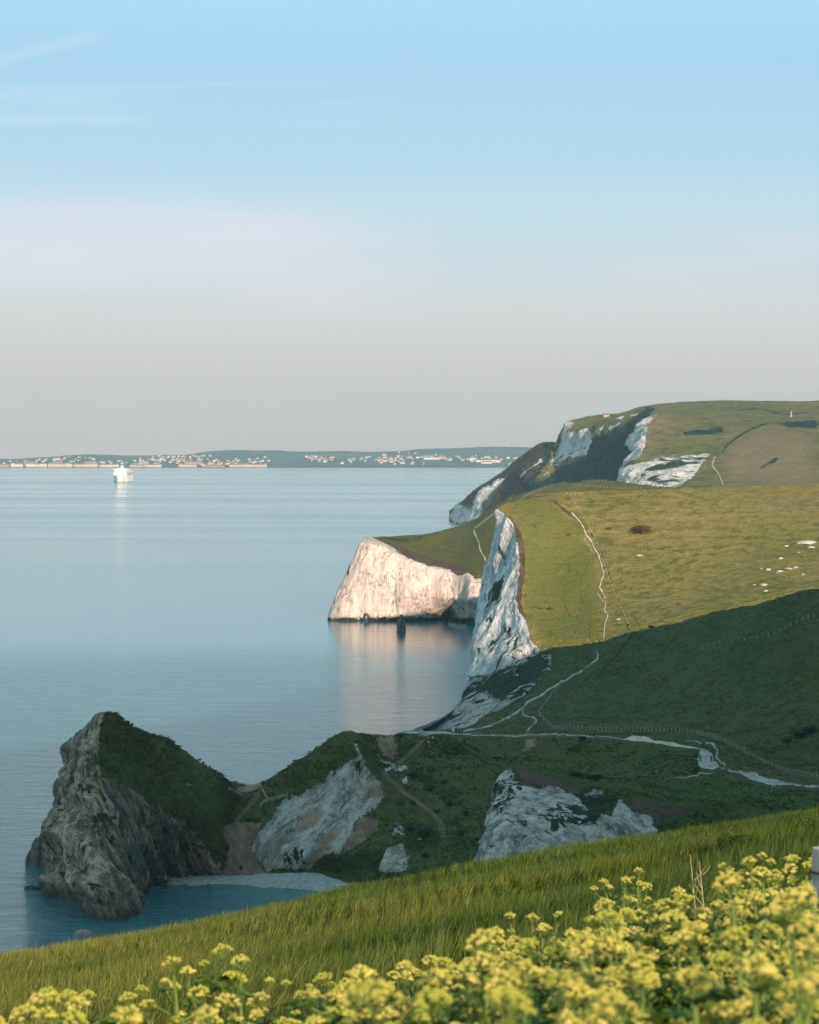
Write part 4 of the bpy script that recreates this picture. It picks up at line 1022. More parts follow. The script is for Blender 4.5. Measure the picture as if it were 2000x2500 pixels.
def plant_proto(seed):
    r = random.Random(seed); st = MB(); lf = MB(); heads = []
    ht = r.uniform(0.74, 0.86)
    lean = (r.uniform(-.07, .07), r.uniform(-.07, .07))
    axis = lambda z: Vector((lean[0] * (z / ht) ** 2, lean[1] * (z / ht) ** 2, z))
    st.tube([axis(0), axis(ht * .3), axis(ht * .6), axis(ht - 0.03)], [0.010, 0.009, 0.0065, 0.004], 6)
    heads.append((axis(ht), 0, r.uniform(0.9, 1.15)))
    nb = r.randint(6, 7); a0 = r.uniform(0, 6.28)
    for i in range(nb):
        z0 = ht * r.uniform(0.42, 0.8); a = a0 + i * 2.1 + r.uniform(-.4, .4); L = r.uniform(0.13, 0.27)
        b = axis(z0); dirv = Vector((math.cos(a), math.sin(a), 0))
        e = b + dirv * L * 0.62 + Vector((0, 0, L * r.uniform(0.75, 1.05)))
        if e.z > ht + 0.05: e.z = ht + r.uniform(-.03, .05)
        midp = b + dirv * L * 0.42 + Vector((0, 0, L * 0.35))
        st.tube([b, midp, e - Vector((0, 0, 0.03))], [0.005, 0.004, 0.003], 5)
        heads.append((e, r.randint(0, 4), r.uniform(0.75, 1.1)))
        if r.random() < 0.9:
            e2 = midp + Vector((math.cos(a + 1.2), math.sin(a + 1.2), 0)) * 0.09 + Vector((0, 0, r.uniform(0.06, 0.13)))
            st.tube([midp, e2 - Vector((0, 0, 0.02))], [0.003, 0.0022], 4)
            heads.append((e2, r.randint(0, 4), r.uniform(0.55, 0.85)))
        leaf_add(lf, b + dirv * 0.01, dirv + Vector((0, 0, 0.25)), r.uniform(0.07, 0.11), r)
    for i in range(13):
        a = r.uniform(0, 6.28); z0 = ht * r.uniform(0.15, 0.86); L = r.uniform(0.09, 0.2)
        d = Vector((math.cos(a), math.sin(a), r.uniform(0.2, 0.6)))
        e = axis(z0) + d * L
        st.tube([axis(z0), e], [0.004, 0.0025], 4, cap=False)
        leaf_add(lf, e, Vector((d.x, d.y, 0.05)), r.uniform(0.05, 0.09), r)
    return st.mesh('stem', M_stem, True), lf.mesh('leaves', M_leaf), heads


PLANTS = [plant_proto(500 + i) for i in range(7)]
BOUND = [(-400, 2400), (0, 2400), (60, 2390), (190, 2386), (203, 2470), (215, 2440), (330, 2445), (430, 2440), (440, 2312), (480, 2302), (615, 2306), (640, 2390), (700, 2400), (780, 2300), (840, 2282), (930, 2275), (1000, 2312), (1100, 2305), (1157, 2300), (1232, 2236), (1348, 2184), (1493, 2168), (1650, 2150), (1760, 2138), (1850, 2090), (1900, 2066), (2000, 2066), (2500, 2040)]
pr = random.Random(11)


def place_plant(x, y, scale, label, group, rz=None, tilt=0.0):
    st, lf, heads = PLANTS[pr.randrange(len(PLANTS))]
    o = empty('flowering_plant', (x, y, float(ground_z(np.array([x]), np.array([y]))[0]) - 0.01), pr.uniform(0, 6.28) if rz is None else rz)
    o.scale = (scale, scale, scale)
    tag(o, label, 'plant', group)
    link('stem', st, o); link('leaves', lf, o)
    for p, k, s in heads:
        h = link('flower_head', HEADS[k], o, p)
        h.scale = (s, s, s); h.rotation_euler = (pr.uniform(-.35, .35), pr.uniform(-.35, .35), pr.uniform(0, 6.28))
    return o


G_FL = 'yellow flowering plants massed along the near slope'
LAB_MASS = 'tall plant with domed yellow-green flower heads, one of the dense bank across the near slope'
placed = 0; tries = 0; taken = []
while placed < PLANT_N and tries < 60000:
    tries += 1
    y = math.sqrt(pr.uniform(3.7 ** 2, 11.5 ** 2)); px = pr.uniform(-150, 2150)
    x = (px - 1000) * y / F
    s = pr.uniform(0.78, 1.12)
    gz = float(ground_z(np.array([x]), np.array([y]))[0])
    top = Y0 + (H - (gz + 0.84 * s)) * F / y
    bnd = np.interp(px, [b[0] for b in BOUND], [b[1] for b in BOUND])
    if top < bnd or top > 2680: continue
    if px < 430 and pr.random() > 0.02: continue
    if 430 <= px < 800 and top < 2450 and pr.random() > 0.05: continue
    if 800 <= px < 1000 and top < 2360 and pr.random() > 0.3: continue
    if px > 760 and top < bnd + 60 and pr.random() > 0.5: continue
    if any((x - a) ** 2 + (y - b) ** 2 < 0.075 ** 2 for a, b in taken): continue
    if 1958 < px < 2060 and y < 10.3 and top < 2250: continue
    taken.append((x, y))
    place_plant(x, y, s, LAB_MASS, G_FL); placed += 1


def plant_at(px, py_top, y, label):
    x = (px - 1000) * y / F
    gz = float(ground_z(np.array([x]), np.array([y]))[0])
    s = (H - (py_top - Y0) * y / F - gz) / 0.84
    place_plant(x, y, s, label, G_FL)


plant_at(530, 2308, 8.6, 'lone yellow umbel plant standing tall in the grass left of the flower bank')
plant_at(470, 2345, 8.2, 'shorter yellow umbel plant crowding the left of the lone tall one')
plant_at(590, 2330, 8.4, 'shorter yellow umbel plant crowding the right of the lone tall one')
plant_at(520, 2385, 7.6, 'lowest yellow umbel plant, in front of the lone tall one')
for q_, (a_, b_, d_) in enumerate([(150, 2392, 7.4), (105, 2404, 7.0), (185, 2412, 7.2), (60, 2425, 6.8), (20, 2440, 6.6), (130, 2440, 6.4), (215, 2452, 6.7)]):
    plant_at(a_, b_, d_, 'yellow umbel plant, one of the small clump low at the left corner of the grass')
plant_at(272, 2445, 7.2, 'short yellow umbel plant alone between the left corner clump and the main bank')
plant_at(1552, 2118, 13.5, 'thin yellow flower spike above the top edge of the flower bank beside dead stalks')
plant_at(1510, 2135, 13.0, 'single small yellow flowering stem left of the thin tall spike')
for a_, b_, d_ in [(1915, 2062, 11.2), (1948, 2066, 11.4), (1880, 2076, 10.9), (1962, 2088, 10.4), (1930, 2104, 10.0), (1858, 2104, 10.3), (1895, 2112, 9.8)]:
    plant_at(a_, b_, d_, 'bushy yellow flowering plant, one of the cluster climbing beside the wooden fence post')

# dead stalks in the grass
M_dead = simple('dead stalk', (0.36, 0.32, 0.22), 0.9, 0.1, 0.3, 8)


def stalk(px, py_top, y, seed, label, hh=None):
    r = random.Random(seed); m = MB()
    x = (px - 1000) * y / F
    gz = float(ground_z(np.array([x]), np.array([y]))[0])
    ht = (H - (py_top - Y0) * y / F - gz)
    m.tube([(0, 0, 0), (0.02, 0, ht * .5), (-0.01, 0.01, ht)], [0.003, 0.0025, 0.0015], 5)
    for i in range(5):
        z = ht * r.uniform(.35, .9); a = r.uniform(0, 6.28); L = r.uniform(.05, .13)
        m.tube([(0.01, 0, z), (0.01 + math.cos(a) * L * .5, math.sin(a) * L * .5, z + L * .5), (0.01 + math.cos(a) * L * .8, math.sin(a) * L * .8, z + L)], [0.002, 0.0015, 0.001], 4)
    o = m.obj('dead_stalk', M_dead); o.location = (x, y, gz - 0.02)
    tag(o, label, 'stalk', 'dead stalks in the grass')


stalk(1690, 2078, 17, 1, 'pale dead branching stalk in the grass, taller of the two above the flowers')
stalk(1712, 2094, 16.5, 2, 'pale dead stalk, shorter of the two, between the taller one and the dark low shrub')

# wooden fence post at the right edge
M_wood = NT('weathered post')
t = M_wood
wn = t.noise(1, 6, 0.7, vec=t.mapped((40, 40, 3), vec=t.objpos()))
M_wood = t.bsdf(t.mix(t.step(wn, 0.35, 0.65), (0.30, 0.27, 0.25), (0.54, 0.51, 0.49)), 0.9, t.bump(wn, 0.6, 0.01), spec=0.1)
M_rust = simple('rusty wire', (0.09, 0.05, 0.035), 0.8, 0.3)
yp = 9.6; xp = (1984 - 1000) * yp / F + 0.066; zt = H - (2066 - Y0) * yp / F; gz = float(ground_z(np.array([xp]), np.array([yp]))[0])
root = empty('fence_post', (xp, yp, gz)); root.rotation_euler = (0, 0, 0.35)
tag(root, 'weathered grey wooden post with a wire round it, cut off by the right edge', 'post')
m = MB(); hh = zt - gz
b_ = 0.05
m.add([(-b_, -b_, -0.3), (b_, -b_, -0.3), (b_, b_, -0.3), (-b_, b_, -0.3), (-b_, -b_, hh - .012), (b_, -b_, hh - .004), (b_, b_, hh), (-b_, b_, hh - .008)],
      [(3, 2, 1, 0), (4, 5, 6, 7), (0, 1, 5, 4), (1, 2, 6, 5), (2, 3, 7, 6), (3, 0, 4, 7)])
m.obj('post', M_wood, root)
m = MB(); zz = hh - 0.086
m.tube([(-.054, -.054, zz), (.054, -.054, zz - .003), (.054, .054, zz), (-.054, .054, zz + .002), (-.054, -.054, zz + .004)], 0.0045, 5)
m.tube([(.054, -.02, zz), (1.2, -.3, zz + .03)], 0.003, 5)
m.obj('wire', M_rust, root)


# ================================================================== BUSHES
def bush_mesh(name, seed, w, d, h, n, leaf, mats):
    """many small leaf faces through the volume of a lumpy crown, on a few woody stems"""
    r = np.random.default_rng(seed)
    lumps = [(r.uniform(-.62, .62) * w / 2, r.uniform(-.62, .62) * d / 2, h * r.uniform(0.25, 0.62), r.uniform(0.28, 0.5)) for _ in range(9)]
    V = []; Fc = []
    for i in range(n):
        lx, ly, lz, ls = lumps[i % len(lumps)]
        v = r.normal(size=3); v /= np.linalg.norm(v); rad = r.uniform(0.55, 1.05) ** 0.5
        c = np.array([lx + v[0] * w * .5 * ls * rad, ly + v[1] * d * .5 * ls * rad, max(0.02 * h, lz + v[2] * h * ls * .85 * rad)])
        a = r.normal(size=3); a /= np.linalg.norm(a); b = np.cross(a, v); b /= max(np.linalg.norm(b), 1e-6)
        s = leaf * r.uniform(.6, 1.3); k = len(V)
        V += [c - a * s, c - b * s * .5, c + a * s, c + b * s * .5]; Fc.append((k, k + 1, k + 2, k + 3))
    me = np_mesh(name, V, np.array(Fc), mats)
    return me


def leafmat(name, col):
    t = NT(name)
    n = t.node('ShaderNodeObjectInfo')
    v = t.noise(1.1, 3, 0.6, vec=t.pos()); v2 = t.noise(9, 3, 0.6, vec=t.pos())
    c = t.mix(t.step(v, 0.35, 0.65), tuple(x * .6 for x in col), tuple(x * 1.35 for x in col))
    c = t.mix(t.math('MULTIPLY', t.step(v2, 0.5, 0.7), 0.5), c, tuple(x * 1.8 for x in col))
    return t.bsdf(c, 0.8, spec=0.1)


M_gorse = leafmat('gorse foliage', (0.075, 0.062, 0.022))
M_dscrub = leafmat('dark scrub foliage', (0.022, 0.036, 0.018))
M_shrub = leafmat('green shrub foliage', (0.05, 0.085, 0.02))
M_twig = simple('woody stem', (0.09, 0.07, 0.05), 0.9, 0.1)


def bush(px, py_base, wpx, hpx, mat, seed, label, group=None, n=900, leafk=0.03, D=None, name='bush'):
    if D is None:
        h = hit(px, py_base)
        if h is None: return None
        p = h[0]
    else:
        x = (px - 1000) * D / F; p = Vector((x, D, float(ground_z(np.array([x]), np.array([D]))[0])))
    w = wpx * p.y / F; ht = hpx * p.y / F
    if D is not None: ht = max(0.3, H - (py_base - hpx - Y0) * D / F - p.z)
    o = empty(name, p); tag(o, label, 'bush', group)
    link('foliage', bush_mesh('foliage', seed, w, w * .8, ht, n, w * leafk, mat), o)
    m = MB(); r = random.Random(seed)
    for k in range(5):
        a = r.uniform(0, 6.28)
        m.tube([(0, 0, -0.05 * ht), (math.cos(a) * w * .12, math.sin(a) * w * .12, ht * .3), (math.cos(a) * w * .26, math.sin(a) * w * .2, ht * .55)], [w * .02, w * .014, w * .006], 5)
    m.obj('stem', M_twig, o)
    return o


bush(1565, 1303, 64, 26, M_gorse, 1, 'large round dark gorse bush alone on the sunlit slope', n=2200, leafk=0.022)
bush(1487, 1294, 20, 8, M_gorse, 2, 'small dark gorse bush just left of the large round one on the sunlit slope', n=500, leafk=0.04)
bush(1389, 1308, 13, 7, M_gorse, 3, 'tiny bush between the cliff edge and the white zigzag path', n=300, leafk=0.05)
bush(1588, 1535, 22, 9, M_dscrub, 4, 'dark bush in silhouette on the shaded ridge below the sunlit slope', n=500, leafk=0.04)
bush(1808, 2052, 122, 30, M_shrub, 5, 'low dark green leafy shrub in the grass of the near slope', D=34.0, n=2600, leafk=0.026)
bush(1990, 2032, 70, 40, M_shrub, 6, 'dark leafy shrub at the right edge above the fence post', D=36.0, n=1800, leafk=0.03)
cove = [(1320, 830, 105, 60), (1230, 800, 60, 40), (1260, 480, 70, 40), (1350, 560, 80, 46), (1440, 520, 50, 36), (1480, 650, 70, 40), (1250, 640, 46, 30), (1560, 700, 60, 40), (1400, 690, 44, 30), (1180, 640, 36, 24), (780, 980, 60, 30), (1010, 1000, 60, 30), (1540, 830, 60, 40), (1330, 960, 60, 40)]
for i, (a, b, w_, h_) in enumerate(cove):
    q = Z2([(a, b)])[0]
    bush(q[0], q[1] + 6, w_ * .42, h_ * .42, M_dscrub, 20 + i, 'dark scrub bush, one of those on the shaded slope of the cove', 'scrub bushes on the cove slope', n=500, leafk=0.05)
for i, (a, b, w_, h_) in enumerate([(1690, 412, 90, 36), (1640, 432, 70, 30), (1590, 455, 50, 22)]):
    q = Z3([(a, b)])[0]
    bush(q[0], q[1], w_ * .58, h_ * .5, M_dscrub, 40 + i, ['dark hedge-like thicket at the right edge of the shaded hill, uppermost of three', 'dark thicket on the shaded hill, middle of three in a slanting line', 'dark thicket on the shaded hill, lowest and smallest of three in a slanting line'][i], 'thickets on the shaded hill', n=900, leafk=0.035)
for i, (a, b, w_, h_) in enumerate([(780, 605, 100, 26), (700, 590, 70, 20), (730, 440, 60, 22), (690, 485, 60, 20)]):
    q = Z3([(a, b)])[0]
    bush(q[0], q[1] + 4, w_ * .58, h_ * .58, M_dscrub if i < 3 else M_gorse, 50 + i, ['long dark bush on the turf above the chalk buttress', 'small dark bush left of the long one above the chalk buttress', 'dark bush on the brow below the fenced path', 'yellowish bush on the slope below the fenced path'][i], n=600, leafk=0.045)


# ================================================================== ROCKS
def rock_mesh(name, w, d, h, seed, mat, sub=4, spike=0.35, lean=0.0):
    import bmesh
    bm = bmesh.new(); bmesh.ops.create_icosphere(bm, subdivisions=sub, radius=1)
    me = bpy.data.meshes.new(name); bm.to_mesh(me); bm.free()
    v = np.zeros(len(me.vertices) * 3, np.float32); me.vertices.foreach_get('co', v); v = v.reshape(-1, 3).astype(float)
    nrm = v.copy()
    n = fbm(v * 1.3 + seed * 3.1, 5, seed, ridged=True); n2 = fbm(np.stack([v[:, 0] * 4, v[:, 1] * 4, v[:, 2] * 1.0], 1) + seed, 4, seed + 3)
    v = v * (1 + spike * n[:, None] * 1.6 + 0.18 * n2[:, None])
    v[:, 2] = np.sign(v[:, 2]) * np.abs(v[:, 2]) ** 0.8
    v[:, 0] = v[:, 0] * w / 2 * (1 - 0.18 * v[:, 2]) + lean * v[:, 2] * w; v[:, 1] *= d / 2; v[:, 2] = v[:, 2] * h
    me.vertices.foreach_set('co', v.astype(np.float32).ravel()); me.materials.append(mat)
    me.polygons.foreach_set('use_smooth', [True] * len(me.polygons)); me.update()
    return me


def stonemat(name, a, b, sc_=0.6):
    t = NT(name)
    n = t.noise(sc_, 8, 0.7, vec=t.mapped((1, 1, .35))); c = t.mix(t.step(n, .4, .6), a, b)
    return t.bsdf(c, 0.95, t.bump(n, 0.8, 0.6), spec=0.1)


M_dark = stonemat('dark sea rock', (0.05, 0.047, 0.042), (0.17, 0.15, 0.125))
M_chalkr = stonemat('chalk stone', (0.36, 0.30, 0.26), (0.68, 0.60, 0.54), 0.9)
M_stack = stonemat('stack rock', (0.18, 0.18, 0.17), (0.42, 0.41, 0.39), 0.5)


def sea_rock(px, py, wpx, hpx, seed, label, mat=M_dark, lean=0.0, name='sea_rock', group=None, spike=0.35):
    D = H * F / (py - Y0); k = D / F
    o = link(name, rock_mesh(name, wpx * k, wpx * k * 0.8, hpx * k, seed, mat, spike=spike, lean=lean)); o.location = ((px - 1000) * k, D, -hpx * k * 0.05)
    tag(o, label, 'rock', group)


sea_rock(980, 1541, 22, 41, 3, 'tall dark rock stack standing in the water before the pink chalk head', M_dark, name='sea_stack', spike=0.16)
sea_rock(894, 1521, 10, 19, 4, 'small pale rock added for the light through the sea arch, left of the dark stack', M_stack, spike=0.12)  # added rock in place of the light showing through the arch
sea_rock(132, 2114, 54, 88, 5, 'tall layered dark rock against the left foot of the headland', lean=-0.12, spike=0.28)
sea_rock(103, 2112, 52, 62, 6, 'broad dark rock left of the tall layered one at the foot of the headland', lean=-0.15, spike=0.3)
sea_rock(80, 2108, 32, 34, 16, 'squat dark rock at the outer left of the headland foot', spike=0.3)
sea_rock(78, 2170, 34, 9, 7, 'low black rock awash, outermost at the left of the headland')
sea_rock(205, 2284, 46, 15, 8, 'pale pinkish rock just showing over the grass edge below the headland', stonemat('pink rock', (0.2, .16, .14), (.34, .27, .24)))
sea_rock(118, 2190, 30, 30, 9, 'dark rounded rock at the waterline of the headland foot')
sea_rock(1106, 1279, 14, 2.5, 10, 'tiny dark rock at the tip of the far headland')


def land_rock(px, py, wpx, hpx, seed, label, group, mat=M_chalkr, name='chalk_rock', sink=0.5):
    h = hit(px, py)
    if h is None: return
    k = h[0].y / F
    o = link(name, rock_mesh(name, wpx * k, wpx * k * 1.4, hpx * k, seed, mat, sub=3)); o.location = h[0] - Vector((0, 0, hpx * k * sink))
    tag(o, label, 'rock', group)


ZR = lambda a, b: (1500 + a * 500 / 1725, 1250 + b * 450 / 1552)
outc = [(1625, 245, 52, 9, 'largest pale chalk outcrop, at the right edge of the sunlit slope'), (1450, 280, 13, 4, None), (1660, 290, 20, 4, None), (1405, 385, 14, 6, 'solitary pinkish chalk lump above the row of chalk stones'),
        (1300, 478, 16, 6, 'biggest chalk stone in the row across the sunlit slope'), (1400, 492, 22, 4, None), (1240, 470, 7, 3, None), (1470, 470, 22, 4, None), (1530, 462, 15, 7, None), (1590, 525, 11, 9, None), (1265, 606, 24, 6, 'broad pinkish chalk scar below the row of chalk stones'),
        (1280, 660, 15, 6, None), (1183, 610, 9, 3, None), (215, 358, 18, 4, 'pinkish bare patch of chalk below the large gorse bush'), (40, 898, 15, 5, 'chalk scar beside the foot of the fence on the sunlit slope'), (1370, 512, 5, 3, None), (1555, 338, 6, 3, None)]
for i, (a, b, w_, h_, lab) in enumerate(outc):
    q = ZR(a, b)
    land_rock(q[0], q[1] + 1, w_ * .9, h_ * .55, 60 + i, lab or 'small white chalk stone, one of the scatter on the right of the sunlit slope', 'chalk stones on the sunlit slope')
for i, (a, b, w_, h_) in enumerate([(1195, 585, 6, 4), (1880, 975, 26, 5), (540, 475, 3, 3)][:0]): pass
Z9 = lambda a, b: (900 + a * 250 / 1725, 1740 + b * 160 / 1104)
for i, (a, b, w_, h_, lab) in enumerate([(1005, 488, 8, 4, 'white stone just below the red kayak'), (1080, 420, 5, 4, 'white stone right of the red kayak'), (540, 452, 3, 4, 'upper of two small white stones left of the upper steps'), (552, 482, 3, 3, 'lower of two small white stones left of the upper steps'),
                                      (600, 920, 16, 6, 'pale rubble block on the landing, farthest right'), (530, 970, 14, 7, 'pale rubble block on the landing, nearest the steps'), (1000, 392, 4, 3, 'small white stone between the red kayak and the gate')]):
    q = Z9(a, b); land_rock(q[0], q[1], w_, h_, 90 + i, lab, 'white stones by the steps')
q = Z2([(1207, 510)])[0]; land_rock(q[0], q[1], 14, 10, 99, 'big white boulder beside the bend in the wooden steps', 'white stones by the steps')
br = random.Random(5)
for i in range(34):
    q = Z1([(br.uniform(950, 1420), br.uniform(1195, 1250))])[0]
    land_rock(q[0], q[1], br.uniform(2.5, 8), br.uniform(1.5, 4.5), 200 + i % 6, 'pale boulder, one of those strewn along the cove beach under the folded strata', 'boulders along the cove beach', M_stack if i % 3 else M_chalkr, 'beach_boulder')
land_rock(*Z1([(1255, 1262)])[0], 18, 8, 301, 'dark rock at the water edge of the cove beach', 'boulders along the cove beach', M_dark, 'beach_boulder')


# ================================================================== UNDERGROWTH AND TUSSOCKS on the slopes (uncountable)
def tufts(src, name, n, w0, w1, hk, seed, cols, label, avoid=('rock', 'chalk', 'soil', 'slab'), quads=4, skip=None):
    p, nr, A, q = PDATA[src]
    r = np.random.default_rng(seed)
    m = np.zeros(len(p))
    for a in avoid:
        if a in A: m = np.maximum(m, A[a])
    ok = (m < 0.35) & (p[:, 2] > 2) & (q[:, 0] > -60) & (q[:, 0] < 2060) & (q[:, 1] < 2330)
    if 'grassA' in A: ok &= ~((A['rock'] > 0.35))
    if skip is not None: ok &= ~skip(q)
    i = r.choice(np.flatnonzero(ok), n)
    nn = nr[i]; nn = nn * np.sign(-(nn * (p[i] - np.array([0, 0, H]))).sum(1))[:, None]
    P = p[i] + r.normal(0, 0.4, (n, 3)) * np.array([1, 1, 0])
    big = fbm(P / 22, 3, seed); clump = fbm(P / 6, 3, seed + 1)
    keep = clump + r.normal(0, 0.12, n) > -0.06
    P, nn, big, clump = P[keep], nn[keep], big[keep], clump[keep]; n = len(P)
    w = r.uniform(w0, w1, n) * (1 + 1.2 * np.clip(clump, -.3, .6)); h = w * hk * r.uniform(.6, 1.4, n)
    up = np.array([0, 0, 1.0]) * 0.75 + nn * 0.5
    V = np.zeros((n, quads, 4, 3))
    for k in range(quads):
        a = r.uniform(0, 6.283, n); dx = np.stack([np.cos(a), np.sin(a), r.normal(0, .25, n)], 1)
        off = r.normal(0, 0.3, (n, 3)) * w[:, None] * np.array([1, 1, 0.1]); top = up + r.normal(0, .35, (n, 3))
        b = P + off - up * 0.1 * h[:, None]
        V[:, k, 0] = b - dx * w[:, None] * .5; V[:, k, 1] = b + dx * w[:, None] * .5
        V[:, k, 2] = b + dx * w[:, None] * .28 + top * h[:, None]; V[:, k, 3] = b - dx * w[:, None] * .28 + top * h[:, None]
    t = NT(name + ' leaves'); rmp = t.node('ShaderNodeValToRGB'); e = rmp.color_ramp
    while len(e.elements) < len(cols): e.elements.new(.5)
    for el, (ps, c) in zip(e.elements, cols): el.position = ps; el.color = (*c, 1)
    t.l.new(t.attr('tone'), rmp.inputs[0]); mat = t.bsdf(rmp.outputs[0], 0.9, spec=0.05)
    me = np_mesh(name, V.reshape(-1, 3), np.arange(n * quads * 4).reshape(-1, 4), mat)
    tone = np.clip(.45 + .9 * big + .3 * clump + r.normal(0, .17, n), 0, 1)
    attr(me, 'tone', np.repeat(tone, quads * 4))
    o = link(name, me); o['kind'] = 'stuff'; o['label'] = label



# ================================================================== PATHS
def pathmat(name, a, b):
    t = NT(name); n = t.noise(0.5, 6, 0.7); c = t.mix(t.step(n, .35, .65), a, b)
    return t.bsdf(c, 0.95, t.bump(n, 0.4, 0.3), spec=0.05)


M_path = pathmat('chalky path', (0.20, 0.195, 0.185), (0.44, 0.43, 0.415))
M_chpath = pathmat('worn chalk', (0.36, 0.29, 0.21), (0.64, 0.55, 0.46))
M_clay = pathmat('clay path', (0.20, 0.15, 0.12), (0.32, 0.26, 0.22))


TROD, TROD_POLY = [], []


def densify(pts, step):
    out = []
    for (a, b) in zip(pts[:-1], pts[1:]):
        n = max(1, int(math.hypot(b[0] - a[0], b[1] - a[1]) / step))
        for i in range(n): out.append(tuple(a[k] + (b[k] - a[k]) * i / n for k in range(len(a))))
    out.append(tuple(pts[-1])); return out


def ribbon(pts, width, mat, label, seed=0, rough=0.75, only=None, step=2.5, lift=0.12, name='path', depthmax=8.0):
    """a worn path laid on the land along a surveyed line; width in photo pixels at that place"""
    TROD.append((pts, width)); ln = densify(pts, step); n = len(ln)
    wob = vnoise(np.stack([np.arange(n) * 0.35, np.zeros(n), np.full(n, seed * 7.1)], 1), seed); wob2 = vnoise(np.stack([np.arange(n) * 0.22, np.ones(n) * 5, np.full(n, seed * 3.3)], 1), seed + 4)
    V = []; ok = []
    for i, p in enumerate(ln):
        a = ln[max(i - 1, 0)]; b = ln[min(i + 1, n - 1)]
        dx, dy = b[0] - a[0], b[1] - a[1]; L = math.hypot(dx, dy) or 1
        nx, ny = -dy / L, dx / L
        w = (width if not callable(width) else width(i / (n - 1))) * (1 + (wob[i] - 0.5) * 2 * rough)
        ox, oy = nx * (wob2[i] - .5) * width * rough * 2, ny * (wob2[i] - .5) * width * rough * 2
        row = []
        for s in (-.5, -.17, .17, .5):
            h = hit(p[0] + ox + nx * s * w, p[1] + oy + ny * s * w, only)
            row.append(h)
        good = all(r is not None for r in row) and max(r[0].y for r in row) - min(r[0].y for r in row) < row[0][0].y * 0.06
        ok.append(good)
        for r in row: V.append(tuple(r[0] + r[1] * lift) if good else (0, 0, 0))
    Fc = []
    for i in range(n - 1):
        if ok[i] and ok[i + 1]:
            if (Vector(V[i * 4]) - Vector(V[i * 4 + 4])).length > depthmax * 6: continue
            for k in range(3): Fc.append((i * 4 + k, i * 4 + k + 1, i * 4 + k + 5, i * 4 + k + 4))
    if not Fc: return None
    me = np_mesh(name, V, np.array(Fc), mat, True)
    o = link(name, me); o['kind'] = 'structure'; o['label'] = label
    return o


def path_poly(poly, mat, label, step=2.0, edge=4.0, seed=0, only=None, lift=0.12, name='path'):
    TROD_POLY.append(poly); P = np.array(poly); x0, y0 = P.min(0); x1, y1 = P.max(0)
    xs = np.arange(x0 - step, x1 + step, step); ys = np.arange(y0 - step, y1 + step, step * .7)
    gx, gy = np.meshgrid(xs, ys); q = np.stack([gx.ravel(), gy.ravel()], 1)
    sd = poly_sd(q, poly) + edge * 2 * fbm(np.stack([q[:, 0] / 9, q[:, 1] / 5, np.full(len(q), seed)], 1), 4, seed)
    V = {}
    ins = (sd > 0).reshape(gx.shape); vid = -np.ones(gx.shape, int); VV = []; Fc = []
    for j in range(gx.shape[0]):
        for i in range(gx.shape[1]):
            if ins[j, i]:
                h = hit(gx[j, i], gy[j, i], only)
                if h is not None: vid[j, i] = len(VV); VV.append(tuple(h[0] + h[1] * lift))
    for j in range(gx.shape[0] - 1):
        for i in range(gx.shape[1] - 1):
            k = (vid[j, i], vid[j, i + 1], vid[j + 1, i + 1], vid[j + 1, i])
            if min(k) >= 0: Fc.append(k)
    o = link(name, np_mesh(name, VV, np.array(Fc), mat, True)); o['kind'] = 'structure'; o['label'] = label
    return o


Z6b = lambda p: zoom(p, 1600, 1750, 400 / 1725)
ribbon(Z3([(225, 407), (300, 397), (370, 373), (430, 341), (475, 309), (500, 286), (545, 262), (600, 226), (640, 200), (700, 168), (760, 131), (785, 110), (796, 85), (789, 71)]), 3.6, M_path, 'pale path climbing the shaded turf towards the ridge', 1)
ribbon(Z3([(476, 314), (482, 336), (520, 350), (535, 361), (516, 386), (494, 412)]), 2.8, M_path, 'short looping branch of the pale path', 2)
ribbon(Z3([(150, 411), (180, 419), (300, 425), (430, 428), (520, 424), (640, 420), (720, 428), (840, 431), (900, 440)]), 2.6, M_path, 'level path along the fence above the cove', 3, 0.6)
path_poly(zoom([(560, 340), (640, 315), (900, 308), (1300, 318), (1420, 340), (1500, 380), (1250, 368), (1090, 372), (950, 405), (850, 362), (650, 362)], 900, 1740, 250 / 1725), M_path, 'gravel area at the head of the steps', 1.6, 1.0, 4)
path_poly(Z3([(885, 443), (935, 426), (1010, 431), (1030, 445), (1120, 455), (1160, 467), (1225, 480), (1200, 482), (1090, 470), (1040, 457), (960, 452)]), M_chpath, 'bare pinkish chalk along the path', 1.6, 2.0, 5)
path_poly(Z6b([(470, 350), (500, 345), (560, 365), (590, 400), (580, 470), (610, 480), (625, 470), (660, 490), (690, 540), (760, 560), (830, 570), (900, 570), (960, 590), (1060, 583), (1110, 630), (1200, 655), (1270, 655), (1380, 695), (1500, 713), (1760, 735), (1760, 752), (1600, 748), (1400, 725), (1240, 737), (1120, 695), (1060, 687), (960, 650), (900, 600), (780, 587), (740, 552), (660, 542), (600, 572), (560, 550), (480, 552), (462, 520), (428, 450), (465, 420)]), M_path, 'broad pale chalk track in the valley at the right', 1.3, 3.4, 6)
ribbon(Z6b([(540, 268), (620, 300), (652, 345), (652, 390), (645, 430), (660, 460), (700, 490), (728, 482), (722, 535)]), 4.2, M_path, 'narrow pale path looping beside the broad track', 7)
ribbon(Z6b([(0, 280), (90, 272), (220, 310), (330, 316), (450, 336), (540, 362), (598, 402), (604, 470)]), 2.8, M_path, 'pale path joining the broad track from the left', 8, 0.5)
ribbon(Z6b([(340, 255), (420, 260), (490, 285)]), 2.0, M_path, 'short pale path beside the loop', 9, 0.5)
ribbon(Z6b([(150, 642), (300, 645), (440, 626), (470, 590), (520, 603), (610, 598)]), 2.6, M_path, 'thin pale path below the broad track', 10, 0.5)
